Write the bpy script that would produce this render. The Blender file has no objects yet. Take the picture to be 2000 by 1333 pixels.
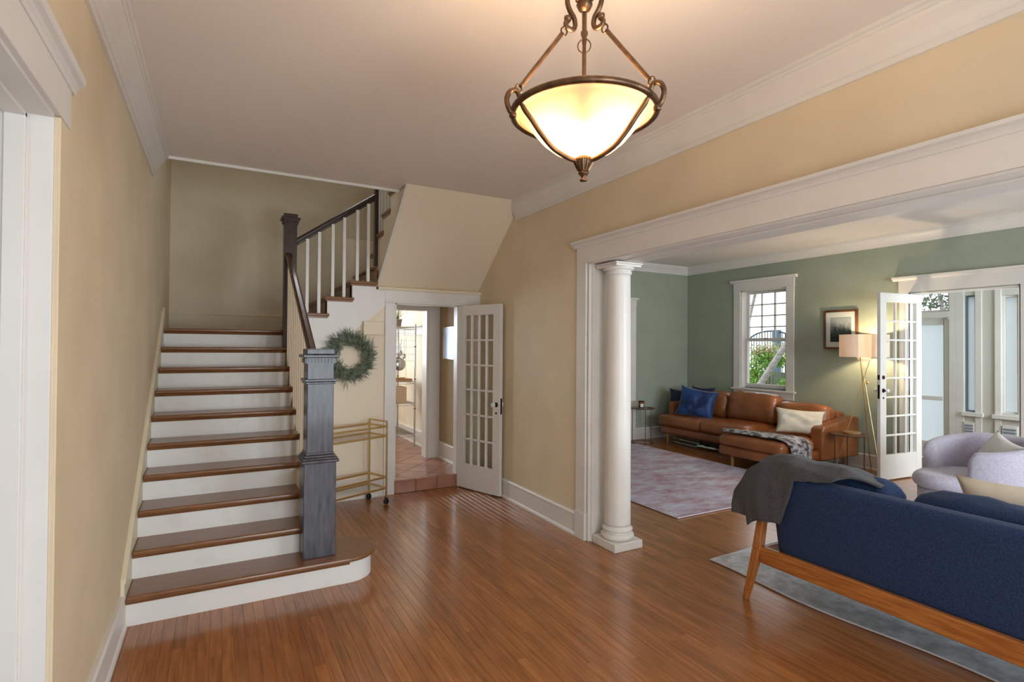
import bpy, bmesh, math, random
from mathutils import Vector, Matrix, noise
random.seed(7)
PI = math.pi
scn = bpy.context.scene
COL = scn.collection

# ------------------------------------------------------------------ camera
F_PX = 1054.29; YAW = 0.50015; PITCH = 0.01041; ROLL = 0.00725; CAM_H = 1.6
_f = Vector((math.sin(YAW)*math.cos(PITCH), math.cos(YAW)*math.cos(PITCH), math.sin(PITCH)))
_r0 = Vector((math.cos(YAW), -math.sin(YAW), 0)); _u0 = _r0.cross(_f)
_r = _r0*math.cos(ROLL) + _u0*math.sin(ROLL)
_u = -_r0*math.sin(ROLL) + _u0*math.cos(ROLL)
cam_d = bpy.data.cameras.new('camera'); cam = bpy.data.objects.new('camera', cam_d); COL.objects.link(cam)
cam.matrix_world = Matrix(((_r.x, _u.x, -_f.x, 0), (_r.y, _u.y, -_f.y, 0), (_r.z, _u.z, -_f.z, CAM_H), (0, 0, 0, 1)))
cam_d.sensor_fit = 'HORIZONTAL'; cam_d.sensor_width = 36.0; cam_d.lens = 36.0*F_PX/2000.0
cam_d.clip_start = 0.05; cam_d.clip_end = 200
scn.camera = cam
def ray(px, py):
    return _r*((px-1000)/F_PX) - _u*((py-666.5)/F_PX) + _f
def onz(px, py, z=0.0):
    d = ray(px, py); return Vector((0, 0, CAM_H)) + d*((z-CAM_H)/d.z)
def onx(px, py, x):
    d = ray(px, py); return Vector((0, 0, CAM_H)) + d*(x/d.x)
def ony(px, py, y):
    d = ray(px, py); return Vector((0, 0, CAM_H)) + d*(y/d.y)
def proj(p):
    v = Vector(p) - Vector((0, 0, CAM_H)); z = v.dot(_f)
    return 1000 + F_PX*v.dot(_r)/z, 666.5 - F_PX*v.dot(_u)/z, z

# ------------------------------------------------------------------ world, lights, exposure
scn.view_settings.view_transform = 'Standard'; scn.view_settings.look = 'None'
scn.view_settings.gamma = 1.0; scn.view_settings.use_curve_mapping = False
scn.view_settings.exposure = 0.32
w = bpy.data.worlds.new('overcast_sky'); scn.world = w; w.use_nodes = True
bg = w.node_tree.nodes['Background']; bg.inputs[0].default_value = (0.86, 0.93, 1.0, 1); bg.inputs[1].default_value = 1.7
def area(name, loc, rot, sx, sy, energy, color):
    d = bpy.data.lights.new(name, 'AREA'); d.shape = 'RECTANGLE'; d.size = sx; d.size_y = sy; d.energy = energy; d.color = color
    o = bpy.data.objects.new(name, d); COL.objects.link(o); o.location = loc; o.rotation_euler = rot; return o
DAY = (0.80, 0.90, 1.0)
# area lamps for daylight outside glazed openings out of view (behind the panes)
area('daylight_front_door', (1.12, -1.75, 1.35), (PI/2, 0, 0), 1.7, 2.1, 85, DAY)
area('daylight_front_window', (5.2, -1.75, 1.55), (PI/2, 0, 0), 2.6, 1.6, 190, DAY)
area('bay_fill_light', (8.5, 1.35, 1.55), (PI/2, 0, 0), 0.9, 1.5, 60, DAY)  # added lamp, lights the bay through an added side window
area('daylight_kitchen', (1.25, 9.3, 1.9), (-PI/2, 0, 0), 1.6, 1.3, 70, DAY)
area('daylight_side_room', (-2.5, -0.6, 1.6), (PI/2, 0, 0), 1.6, 1.6, 17, DAY)
area('daylight_stairwell', (1.3, 7.05, 4.5), (-PI/2, 0, 0), 1.0, 1.0, 9, (0.92, 0.97, 1.0))

# ------------------------------------------------------------------ helpers: materials
def srgb(r, g, b):
    f = lambda c: (c/255/12.92) if c/255 <= .04045 else ((c/255+.055)/1.055)**2.4
    return (f(r), f(g), f(b), 1.0)
MATS = {}
def mat(name, col, rough=.5, metal=0.0, col2=None, scale=6.0, stretch=(1, 1, 1), detail=4.0, lo=.35, hi=.65,
        bump=0.0, bscale=60.0, bstretch=(1, 1, 1), coat=0.0, sheen=0.0, spec=None, attr=None, aamt=.35, emit=None, estr=0.0, nrough=.5):
    m = bpy.data.materials.new(name); m.use_nodes = True; MATS[name] = m
    nt = m.node_tree; N = nt.nodes; L = nt.links; b = N['Principled BSDF']
    b.inputs['Base Color'].default_value = col; b.inputs['Roughness'].default_value = rough; b.inputs['Metallic'].default_value = metal
    if coat: b.inputs['Coat Weight'].default_value = coat; b.inputs['Coat Roughness'].default_value = .12
    if sheen: b.inputs['Sheen Weight'].default_value = sheen; b.inputs['Sheen Roughness'].default_value = .4
    if spec is not None: b.inputs['Specular IOR Level'].default_value = spec
    if emit: b.inputs['Emission Color'].default_value = emit; b.inputs['Emission Strength'].default_value = estr
    tc = N.new('ShaderNodeTexCoord')
    out = None
    if col2 is not None:
        mp = N.new('ShaderNodeMapping'); mp.inputs['Scale'].default_value = stretch; L.new(tc.outputs['Object'], mp.inputs['Vector'])
        vec = mp.outputs['Vector']
        if attr:
            at = N.new('ShaderNodeAttribute'); at.attribute_name = attr
            ad = N.new('ShaderNodeVectorMath'); ad.operation = 'MULTIPLY_ADD'
            L.new(at.outputs['Fac'], ad.inputs[0]); ad.inputs[1].default_value = (37, 91, 53); L.new(vec, ad.inputs[2]); vec = ad.outputs[0]
        no = N.new('ShaderNodeTexNoise'); no.inputs['Scale'].default_value = scale; no.inputs['Detail'].default_value = detail; no.inputs['Roughness'].default_value = nrough; L.new(vec, no.inputs['Vector'])
        rp = N.new('ShaderNodeValToRGB'); rp.color_ramp.elements[0].position = lo; rp.color_ramp.elements[1].position = hi
        rp.color_ramp.elements[0].color = col; rp.color_ramp.elements[1].color = col2
        L.new(no.outputs['Fac'], rp.inputs['Fac']); out = rp.outputs['Color']
        if attr:
            mm = N.new('ShaderNodeMath'); mm.operation = 'MULTIPLY_ADD'; L.new(at.outputs['Fac'], mm.inputs[0]); mm.inputs[1].default_value = aamt*2; mm.inputs[2].default_value = 1-aamt
            hs = N.new('ShaderNodeHueSaturation'); L.new(mm.outputs[0], hs.inputs['Value']); L.new(out, hs.inputs['Color']); out = hs.outputs['Color']
        L.new(out, b.inputs['Base Color'])
    if bump:
        mp2 = N.new('ShaderNodeMapping'); mp2.inputs['Scale'].default_value = bstretch; L.new(tc.outputs['Object'], mp2.inputs['Vector'])
        n2 = N.new('ShaderNodeTexNoise'); n2.inputs['Scale'].default_value = bscale; n2.inputs['Detail'].default_value = 3; L.new(mp2.outputs['Vector'], n2.inputs['Vector'])
        bp = N.new('ShaderNodeBump'); bp.inputs['Strength'].default_value = bump; bp.inputs['Distance'].default_value = .01
        L.new(n2.outputs['Fac'], bp.inputs['Height']); L.new(bp.outputs['Normal'], b.inputs['Normal'])
    return m
def mat_glass(name, tint=(1, 1, 1, 1), gloss=.08, rough=0.0):
    m = bpy.data.materials.new(name); m.use_nodes = True; nt = m.node_tree; N = nt.nodes; L = nt.links; N.remove(N['Principled BSDF'])
    t = N.new('ShaderNodeBsdfTransparent'); t.inputs[0].default_value = tint
    g = N.new('ShaderNodeBsdfGlossy'); g.inputs['Roughness'].default_value = rough; mx = N.new('ShaderNodeMixShader')
    fr = N.new('ShaderNodeLayerWeight'); fr.inputs[0].default_value = .5
    pw = N.new('ShaderNodeMath'); pw.operation = 'POWER'; pw.inputs[1].default_value = 5.0; L.new(fr.outputs['Facing'], pw.inputs[0])
    ma = N.new('ShaderNodeMath'); ma.operation = 'MULTIPLY_ADD'; ma.inputs[1].default_value = .9; ma.inputs[2].default_value = gloss*.5; ma.use_clamp = True
    L.new(pw.outputs[0], ma.inputs[0]); L.new(ma.outputs[0], mx.inputs[0]); L.new(t.outputs[0], mx.inputs[1]); L.new(g.outputs[0], mx.inputs[2])
    L.new(mx.outputs[0], N['Material Output'].inputs[0]); MATS[name] = m; return m
def mat_shade(name, col, tcol, fac, rough=.5):
    m = bpy.data.materials.new(name); m.use_nodes = True; nt = m.node_tree; N = nt.nodes; L = nt.links; N.remove(N['Principled BSDF'])
    d = N.new('ShaderNodeBsdfDiffuse'); d.inputs[0].default_value = col; t = N.new('ShaderNodeBsdfTranslucent'); t.inputs[0].default_value = tcol
    mx = N.new('ShaderNodeMixShader'); mx.inputs[0].default_value = fac; L.new(d.outputs[0], mx.inputs[1]); L.new(t.outputs[0], mx.inputs[2])
    L.new(mx.outputs[0], N['Material Output'].inputs[0]); MATS[name] = m; return m

WHITE = mat('white_trim_paint', srgb(228, 222, 216), .38, col2=srgb(222, 216, 209), scale=3)
RISERW = mat('worn_white_riser_paint', srgb(232, 230, 226), .42, col2=srgb(218, 213, 205), scale=7, lo=.58, hi=.9)
CEIL = mat('ceiling_paint', srgb(233, 225, 219), .85, bump=.05, bscale=90)
CREAM = mat('cream_wall_paint', srgb(224, 205, 174), .7, col2=srgb(217, 198, 167), scale=2.5, bump=.06, bscale=120)
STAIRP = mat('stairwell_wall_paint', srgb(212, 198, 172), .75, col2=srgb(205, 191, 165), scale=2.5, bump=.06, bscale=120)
PALEC = mat('pale_cream_paint', srgb(236, 220, 196), .7, bump=.04, bscale=110)
GREEN = mat('sage_green_wall_paint', srgb(160, 167, 149), .75, col2=srgb(154, 161, 143), scale=2.5, bump=.06, bscale=120)
TANW = mat('tan_wallcovering', srgb(186, 164, 132), .8, col2=srgb(172, 150, 118), scale=30, stretch=(1, 1, 14), bump=.15, bscale=60, bstretch=(1, 1, 10))
GREYW = mat('side_room_paint', srgb(198, 206, 206), .8)
OAK = mat('oak_floor', srgb(138, 84, 42), .23, col2=srgb(176, 114, 62), scale=4, stretch=(13, .9, 1), detail=5, lo=.28, hi=.75, bump=.015, bscale=10, bstretch=(24, 1.2, 1), coat=.3, attr='rnd', aamt=.16)
OAKX = mat('oak_stair_tread', srgb(108, 68, 38), .28, col2=srgb(146, 98, 60), scale=5, stretch=(1.6, 24, 24), detail=6, lo=.3, hi=.72, bump=.05, bscale=14, bstretch=(1.5, 30, 30), coat=.25)
OAKY = mat('oak_stair_tread_crosswise', srgb(108, 68, 38), .28, col2=srgb(146, 98, 60), scale=5, stretch=(24, 1.6, 24), detail=6, lo=.3, hi=.72, coat=.25)
SUBF = mat('dark_joint', srgb(40, 24, 14), .9)
NEWEL = mat('dark_stained_newel_cold_sheen', srgb(34, 28, 29), .3, col2=srgb(80, 77, 86), scale=5, stretch=(9, 9, 1.3), detail=6, lo=.3, hi=.75, bump=.05, bscale=30, bstretch=(8, 8, 1), coat=.15)  # dark stain; grey-blue streaks put the cold light's sheen into the colour
NEWELD = mat('dark_stained_newel_plain', srgb(44, 30, 26), .32, col2=srgb(66, 46, 38), scale=6, stretch=(9, 9, 1.1), detail=6, lo=.3, hi=.75, coat=.1)  # upper posts and rail, without the painted sheen
RAILM = mat('handrail_wood', srgb(52, 28, 18), .26, col2=srgb(104, 62, 38), scale=5, stretch=(10, 1.2, 1.6), detail=5, lo=.35, hi=.7, coat=.3)
GLASS = mat_glass('window_glass', (.98, .99, .98, 1), .04)
FROST = mat_shade('frosted_blue_glass', srgb(226, 232, 236), srgb(240, 243, 245), .8)
BRASS = mat('brushed_brass', srgb(216, 188, 134), .3, 1.0)
BRONZE = mat('aged_bronze', srgb(92, 70, 54), .38, .85, col2=srgb(122, 94, 70), scale=30)
CHROME = mat('chrome', srgb(205, 208, 212), .14, 1.0)
DARKM = mat('dark_hardware', srgb(48, 38, 32), .35, .9)
BLACK = mat('black_rubber', srgb(26, 24, 24), .6)
CRYST = mat('glass_knob', srgb(225, 230, 232), .05, 0, spec=.9)
TERRA = mat('terracotta_tile', srgb(142, 90, 70), .28, col2=srgb(172, 120, 98), scale=5, attr='rnd', aamt=.1, coat=.25)
GROUT = mat('tile_grout', srgb(120, 100, 88), .9)
LEATH = mat('cognac_leather', srgb(134, 78, 42), .28, col2=srgb(158, 96, 56), scale=3, bump=.06, bscale=55, coat=.1)
BLUEV = mat('navy_upholstery', srgb(14, 34, 68), .9, col2=srgb(34, 60, 100), scale=150, lo=.35, hi=.72, sheen=.1, bump=.2, bscale=260)
VELV = mat('blue_velvet', srgb(12, 36, 84), .55, col2=srgb(30, 74, 140), scale=5, lo=.4, hi=.75, sheen=.3)
VELVD = mat('dark_navy_velvet', srgb(18, 28, 62), .7, sheen=.2)
TEAK = mat('teak_frame', srgb(146, 84, 36), .34, col2=srgb(182, 114, 56), scale=5, stretch=(18, 1.2, 18), detail=5, coat=.15)
TEAKZ = mat('teak_leg', srgb(146, 84, 36), .34, col2=srgb(182, 114, 56), scale=5, stretch=(18, 18, 1.2), detail=5, coat=.15)
LEGW = mat('light_walnut_leg', srgb(156, 112, 68), .4, col2=srgb(176, 132, 86), scale=5, stretch=(14, 14, 1))
BAYP = mat('bay_grey_paint', srgb(206, 201, 192), .7)
GREYF = mat('charcoal_wool', srgb(58, 56, 58), .95, col2=srgb(80, 78, 80), scale=160, sheen=.08, bump=.35, bscale=220)
FUR = mat('grey_brown_faux_fur', srgb(60, 50, 50), .9, col2=srgb(186, 180, 184), scale=11, stretch=(1.6, 1.2, 1.6), detail=8, lo=.4, hi=.62, sheen=.2, bump=.8, bscale=70)
CREAMF = mat('cream_linen', srgb(214, 202, 184), .9, col2=srgb(200, 186, 166), scale=5, bump=.2, bscale=200)
WHITEF = mat('white_woven_cotton', srgb(226, 224, 220), .9, col2=srgb(206, 204, 200), scale=8, stretch=(1, 26, 1), bump=.3, bscale=60, bstretch=(1, 10, 1))
LILAC = mat('lilac_boucle', srgb(188, 180, 194), .92, col2=srgb(174, 165, 180), scale=60, sheen=.4, bump=.3, bscale=170)
PINKR = mat('faded_pink_rug', srgb(170, 126, 138), .95, col2=srgb(206, 204, 220), scale=2.6, stretch=(.9, 1.9, 1), detail=15, nrough=.74, lo=.36, hi=.6, bump=.25, bscale=200)
GREYR = mat('pale_grey_rug', srgb(166, 166, 168), .95, col2=srgb(208, 212, 218), scale=9, detail=10, nrough=.7, lo=.4, hi=.62, bump=.25, bscale=200)
BIND = mat('rug_binding', srgb(206, 196, 200), .9)
SHADE = mat_shade('lamp_shade_linen', srgb(240, 234, 228), srgb(240, 222, 206), .3)
ALAB = mat_shade('amber_alabaster_glass', srgb(240, 208, 164), srgb(255, 212, 160), .26)
FRAMEW = mat('walnut_picture_frame', srgb(84, 50, 32), .4, col2=srgb(110, 70, 46), scale=12)
PAPER = mat('white_mount_board', srgb(232, 232, 230), .7)
def print_mat():
    m = bpy.data.materials.new('misty_forest_print'); m.use_nodes = True; nt = m.node_tree; N = nt.nodes; L = nt.links; b = N['Principled BSDF']; b.inputs['Roughness'].default_value = .5
    tc = N.new('ShaderNodeTexCoord'); sp = N.new('ShaderNodeSeparateXYZ'); L.new(tc.outputs['Generated'], sp.inputs[0])
    no = N.new('ShaderNodeTexNoise'); no.inputs['Scale'].default_value = 7; no.inputs['Detail'].default_value = 8; L.new(tc.outputs['Generated'], no.inputs['Vector'])
    wv = N.new('ShaderNodeTexNoise'); wv.inputs['Scale'].default_value = 26; mp = N.new('ShaderNodeMapping'); mp.inputs['Scale'].default_value = (1, 1, .12); L.new(tc.outputs['Generated'], mp.inputs[0]); L.new(mp.outputs[0], wv.inputs['Vector'])
    a = N.new('ShaderNodeMath'); a.operation = 'MULTIPLY_ADD'; L.new(no.outputs['Fac'], a.inputs[0]); a.inputs[1].default_value = .55; L.new(sp.outputs['Z'], a.inputs[2])
    a2 = N.new('ShaderNodeMath'); a2.operation = 'MULTIPLY_ADD'; L.new(wv.outputs['Fac'], a2.inputs[0]); a2.inputs[1].default_value = -.5; L.new(a.outputs[0], a2.inputs[2])
    rp = N.new('ShaderNodeValToRGB'); e = rp.color_ramp.elements; e[0].position = .22; e[0].color = srgb(26, 28, 30); e[1].position = .85; e[1].color = srgb(176, 180, 184); x = e.new(.5); x.color = srgb(84, 88, 92)
    L.new(a2.outputs[0], rp.inputs[0]); L.new(rp.outputs[0], b.inputs['Base Color']); return m
PRINT = print_mat()
FENCE = mat('weathered_fence_board', srgb(104, 112, 98), .9, col2=srgb(136, 142, 124), scale=6, stretch=(4, 4, .6))
BARK = mat('pale_bark', srgb(150, 140, 136), .95, col2=srgb(188, 180, 178), scale=9, stretch=(1, 1, 3), bump=.4, bscale=20)
LEAF = mat('bright_leaf', srgb(96, 150, 52), .6, col2=srgb(158, 190, 84), scale=5)
LEAFP = mat('pinkish_leaf', srgb(196, 168, 140), .7, col2=srgb(150, 170, 96), scale=5)
IRON = mat('dark_iron', srgb(58, 62, 70), .6)
LAWN = mat('garden_soil_and_lawn', srgb(96, 110, 66), .95, col2=srgb(120, 112, 80), scale=2)
SAGE = mat('lavender_wreath_leaf', srgb(78, 90, 70), .8, col2=srgb(132, 138, 118), scale=20)
TWIG = mat('dry_twig', srgb(90, 76, 60), .9)
STEEL = mat('wire_shelf_steel', srgb(176, 178, 182), .25, 1.0)
CARD = mat('pale_birch_box', srgb(206, 178, 148), .7)
POTM = mat('terracotta_pot', srgb(150, 132, 118), .8)
GREENL = mat('spider_plant_leaf', srgb(86, 110, 62), .6)
MIRR = mat('silver_foil_print', srgb(186, 192, 204), .38, .7, col2=srgb(120, 126, 140), scale=3, stretch=(1, 5, 1), bump=.8, bscale=4, bstretch=(1, 5, .7))
AMBER = mat('amber_candle_jar', srgb(122, 66, 30), .12, coat=.4)
WALN = mat('dark_walnut_top', srgb(70, 42, 30), .3, col2=srgb(98, 62, 44), scale=8, stretch=(1, 8, 1), coat=.3)
BLUEBL = mat('blue_grey_window_blind', srgb(124, 140, 156), .6)

# ------------------------------------------------------------------ helpers: meshes
class MB:
    def __init__(s): s.v = []; s.f = []
    def add(s, vs, fs, M=None):
        o = len(s.v)
        for p in vs: s.v.append(tuple(M @ Vector(p)) if M is not None else tuple(p))
        for f in fs: s.f.append(tuple(i+o for i in f))
        return s
    def box(s, x0, x1, y0, y1, z0, z1, M=None):
        vs = [(x0, y0, z0), (x1, y0, z0), (x1, y1, z0), (x0, y1, z0), (x0, y0, z1), (x1, y0, z1), (x1, y1, z1), (x0, y1, z1)]
        return s.add(vs, [(0, 3, 2, 1), (4, 5, 6, 7), (0, 1, 5, 4), (1, 2, 6, 5), (2, 3, 7, 6), (3, 0, 4, 7)], M)
    def prism(s, prof, a0, a1, axis='y', M=None):
        # prof: list of 2D points. axis y: (x,z); axis x: (y,z); axis z: (x,y)
        n = len(prof)
        def P(p, a): return (p[0], a, p[1]) if axis == 'y' else ((a, p[0], p[1]) if axis == 'x' else (p[0], p[1], a))
        vs = [P(p, a0) for p in prof] + [P(p, a1) for p in prof]
        fs = [(i, (i+1) % n, n+(i+1) % n, n+i) for i in range(n)] + [tuple(range(n-1, -1, -1)), tuple(range(n, 2*n))]
        return s.add(vs, fs, M)
    def tube(s, pts, r, n=8, M=None, caps=True, flat=None):
        pts = [Vector(p) for p in pts]; R = r if hasattr(r, '__len__') else [r]*len(pts)
        rings = []; up = None
        for i, p in enumerate(pts):
            t = (pts[min(i+1, len(pts)-1)] - pts[max(i-1, 0)]).normalized()
            if up is None:
                up = Vector((0, 0, 1)) if abs(t.z) < .9 else Vector((1, 0, 0))
            a = t.cross(up)
            if a.length < 1e-6: a = t.cross(Vector((0, 1, 0)))
            a.normalize(); b = a.cross(t).normalized(); up = b
            fl = flat or 1.0
            rings.append([p + a*(R[i]*math.cos(2*PI*k/n)) + b*(R[i]*fl*math.sin(2*PI*k/n)) for k in range(n)])
        vs = [q for g in rings for q in g]; fs = []
        for i in range(len(pts)-1):
            for k in range(n): fs.append((i*n+k, i*n+(k+1) % n, (i+1)*n+(k+1) % n, (i+1)*n+k))
        if caps: fs += [tuple(range(n-1, -1, -1)), tuple((len(pts)-1)*n+k for k in range(n))]
        return s.add(vs, fs, M)
    def lathe(s, prof, n=32, c=(0, 0, 0), M=None, close=False):
        vs = []; fs = []; m = len(prof)
        for (r, z) in prof:
            for k in range(n): vs.append((c[0]+r*math.cos(2*PI*k/n), c[1]+r*math.sin(2*PI*k/n), c[2]+z))
        for i in range(m-1):
            for k in range(n): fs.append((i*n+k, i*n+(k+1) % n, (i+1)*n+(k+1) % n, (i+1)*n+k))
        if prof[0][0] > 1e-6 and not close: fs.append(tuple(range(n-1, -1, -1)))
        if prof[-1][0] > 1e-6 and not close: fs.append(tuple((m-1)*n+k for k in range(n)))
        if close:
            for k in range(n): fs.append(((m-1)*n+k, (m-1)*n+(k+1) % n, (k+1) % n, k))
        return s.add(vs, fs, M)
    def grid(s, fn, nu, nv, M=None):
        vs = [fn(i/nu, j/nv) for i in range(nu+1) for j in range(nv+1)]
        fs = [(i*(nv+1)+j, (i+1)*(nv+1)+j, (i+1)*(nv+1)+j+1, i*(nv+1)+j+1) for i in range(nu) for j in range(nv)]
        return s.add(vs, fs, M)
    def mesh(s, name):
        me = bpy.data.meshes.new(name); me.from_pydata(s.v, [], s.f); me.update()
        bm = bmesh.new(); bm.from_mesh(me); bmesh.ops.remove_doubles(bm, verts=bm.verts, dist=1e-6); bmesh.ops.recalc_face_normals(bm, faces=bm.faces); bm.to_mesh(me); bm.free()
        return me
XF = {}
def tag(o, label=None, cat=None, group=None, kind=None):
    if label: o['label'] = label
    if cat: o['category'] = cat
    if group: o['group'] = group
    if kind: o['kind'] = kind
    return o
def put(mb, name, m, parent=None, local=False, bevel=0.0, seg=2, smooth=False, sub=0, solid=0.0, keepn=False):
    """One mesh object. Vertices are world coordinates unless local=True (then in the parent's frame)."""
    me = mb.mesh(name) if isinstance(mb, MB) else mb
    o = bpy.data.objects.new(name, me); COL.objects.link(o)
    if m is not None and not me.materials: me.materials.append(m)
    if parent is not None:
        o.parent = parent
        if not local: o.matrix_parent_inverse = XF.get(parent.name, Matrix()).inverted()
        XF[o.name] = XF.get(parent.name, Matrix()) if local else Matrix()
    if smooth:
        for p in me.polygons: p.use_smooth = True
    if solid:
        q = o.modifiers.new('solid', 'SOLIDIFY'); q.thickness = solid; q.offset = 0
    if bevel:
        q = o.modifiers.new('bevel', 'BEVEL'); q.width = bevel; q.segments = seg; q.limit_method = 'ANGLE'; q.angle_limit = .6
        q.harden_normals = False
    if sub:
        q = o.modifiers.new('sub', 'SUBSURF'); q.levels = sub; q.render_levels = sub
    return o
def thing(name, label, cat, loc=(0, 0, 0), rz=0.0, group=None):
    o = bpy.data.objects.new(name, None); COL.objects.link(o); o.empty_display_size = .1
    o.location = loc; o.rotation_euler = (0, 0, rz); XF[o.name] = Matrix.Translation(Vector(loc)) @ Matrix.Rotation(rz, 4, 'Z')
    return tag(o, label, cat, group)
def struct(mb, name, m, label, parent=None, **k):
    o = put(mb, name, m, parent, **k)
    if parent is None: o['kind'] = 'structure'; tag(o, label, name.split('_')[0])
    return o
def sempty(name, label, loc=(0, 0, 0), rz=0.0):
    o = thing(name, label, name.split('_')[0], loc, rz); o['kind'] = 'structure'; return o
def arc(cx, cy, r, a0, a1, n): return [(cx+r*math.cos(a0+(a1-a0)*i/n), cy+r*math.sin(a0+(a1-a0)*i/n)) for i in range(n+1)]
def wall_holes(mb, axis, t0, t1, a0, a1, z0, z1, holes):
    """Wall slab with rectangular holes; axis 'x' = slab thin in x (runs along y), 'y' = thin in y."""
    As = sorted({a0, a1, *[h[0] for h in holes], *[h[1] for h in holes]}); As = [a for a in As if a0 <= a <= a1]
    for i in range(len(As)-1):
        b0, b1 = As[i], As[i+1]; cuts = sorted([(h[2], h[3]) for h in holes if h[0] <= b0+1e-6 and h[1] >= b1-1e-6])
        z = z0
        for (c0, c1) in cuts+[(z1, z1)]:
            if c0 > z+1e-6:
                if axis == 'x': mb.box(t0, t1, b0, b1, z, c0)
                else: mb.box(b0, b1, t0, t1, z, c0)
            z = max(z, c1)
    return mb
def rbox_mesh(name, x0, x1, y0, y1, z0, z1, r, seg=4, puff=0.0, cuts=8, nz=0.0, nscale=4.0, seed=0):
    """Soft upholstered box: rounded edges, bulging faces, slight unevenness (world coordinates)."""
    sx, sy, sz = (x1-x0)/2, (y1-y0)/2, (z1-z0)/2; c = Vector(((x0+x1)/2, (y0+y1)/2, (z0+z1)/2))
    bm = bmesh.new(); bmesh.ops.create_cube(bm, size=2)
    bmesh.ops.subdivide_edges(bm, edges=bm.edges, cuts=cuts, use_grid_fill=True)
    for v in bm.verts:
        p = v.co.copy(); q = Vector((p.x*sx, p.y*sy, p.z*sz))
        # more loops near the edges
        def ease(t): return math.copysign(1-(1-abs(t))**1.6, t)
        q = Vector((ease(p.x)*sx, ease(p.y)*sy, ease(p.z)*sz))
        rr = min(r, sx, sy, sz)*.999
        inner = Vector((max(-sx+rr, min(sx-rr, q.x)), max(-sy+rr, min(sy-rr, q.y)), max(-sz+rr, min(sz-rr, q.z))))
        d = q-inner
        if d.length > 1e-7: q = inner + d.normalized()*rr
        if puff:
            ux, uy, uz = q.x/sx, q.y/sy, q.z/sz
            bulge = puff*max(0, 1-ux**4)*max(0, 1-uy**4)
            q.z += bulge*(1 if uz > 0 else -.35)*abs(uz)
            bulge = .6*puff*max(0, 1-uz**2)
            q.x += bulge*ux*abs(ux)**2*max(0, 1-uy**4); q.y += bulge*uy*abs(uy)**2*max(0, 1-ux**4)
        if nz:
            w_ = q+c+Vector((seed*3.1, seed*1.7, 0)); n = noise.noise(w_*nscale)*.6+noise.noise(w_*nscale*2.7)*.4
            q += v.normal*nz*n if v.normal.length > 0 else Vector()
        v.co = q+c
    bm.normal_update(); me = bpy.data.meshes.new(name); bm.to_mesh(me); bm.free()
    for p in me.polygons: p.use_smooth = True
    return me
def pillow_mesh(name, W, H, T, M, n=20, seed=0, wr=.012, pinch=.2):
    """Knife-edge scatter cushion with pulled corners; lies in its local XZ plane, M places it."""
    mb = MB()
    def side(sg):
        def fn(u, v):
            a, b = 2*u-1, 2*v-1
            x = W/2*a*(1-pinch*(1-b*b)*abs(a)**2*.6 - 0); z = H/2*b*(1-pinch*(1-a*a)*abs(b)**2*.6)
            t = T/2*(max(0, 1-abs(a)**2.4)**.55)*(max(0, 1-abs(b)**2.4)**.55)
            e = (1-a*a)*(1-b*b); q = noise.noise(Vector((a*2.1+seed*5, b*2.1+sg*3, seed)))+.5*noise.noise(Vector((a*5+seed, b*5, sg+seed)))
            return (x, sg*(t+wr*q*e), z)
        return fn
    mb.grid(side(-1), n, n, M); mb.grid(side(1), n, n, M)
    me = mb.mesh(name)
    for p in me.polygons: p.use_smooth = True
    return me
# ------------------------------------------------------------------ the setting
XL, XR, XR2, YB, ZC, YS, XW, YF, Y0 = -.455, 2.70, 3.0, 5.73, 3.08, 6.84, 7.65, 7.22, -1.5
RISE, RUN, YR1 = .175, .248, 3.728
# floor: boards laid lengthwise, each one a piece with its own joint
fl = sempty('floor', 'glossy oak strip floor running through hall and living room')
mb = MB(); mb.box(XL-.15, XW+.2, Y0-.15, YF+.1, -.12, -.012); put(mb, 'subfloor', SUBF, fl)
PW = .0573; planks = []; x = XL-.02; i = 0
while x < XW+.2:
    y = Y0 - random.uniform(0, 1.2)
    y_end = YB if x < XR2 else YF
    while y < y_end:
        ln = random.choice((.7, .9, 1.1, 1.3, 1.6, 1.9)) + random.uniform(-.15, .15)
        a, b = max(y, Y0), min(y+ln, y_end)
        if b-a > .03: planks.append((x, a, b))
        y += ln
    x += PW
def vis_area(p):
    x, a, b = p; cx = x+PW/2
    if cx < .98 and a > YR1: return 0
    if 3.3 < cx < 5.6 and b < 2.8: return 0
    if 3.85 < cx < 6.05 and a > 3.75 and b < 7.0: return 0
    t = 0
    for k in range(6):
        yy = a+(b-a)*(k+.5)/6
        v = Vector((cx, yy, -CAM_H)).dot(_f)
        if v < .4: continue
        q = proj((cx, yy, 0))
        if -20 < q[0] < 2020 and q[1] < 1340: t += (b-a)/6*PW*CAM_H*F_PX**2/v**3
    return t
planks.sort(key=vis_area, reverse=True)
def plank_mb(mb, x, a, b):
    g = .0004; c = .0007
    vs = []
    for (dx, z) in ((g, -.012), (g, -c), (g+c, 0), (PW-g-c, 0), (PW-g, -c), (PW-g, -.012)):
        vs += [(x+dx, a+g, z), (x+dx, b-g, z)]
    fs = [(2*k, 2*k+2, 2*k+3, 2*k+1) for k in range(5)] + [(0, 2, 4, 6, 8, 10), (1, 11, 9, 7, 5, 3)]
    mb.add(vs, fs)
def attr_rnd(me, vals):
    at = me.attributes.new('rnd', 'FLOAT', 'FACE'); at.data.foreach_set('value', vals)
for p in planks[:290]:
    mb = MB(); plank_mb(mb, *p); me = bpy.data.meshes.new('plank'); me.from_pydata(mb.v, [], mb.f); attr_rnd(me, [random.random()]*len(mb.f)); put(me, 'plank', OAK, fl)
mb = MB(); vals = []
for p in planks[290:]:
    n = len(mb.f); plank_mb(mb, *p); vals += [random.random()]*(len(mb.f)-n)
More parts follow.
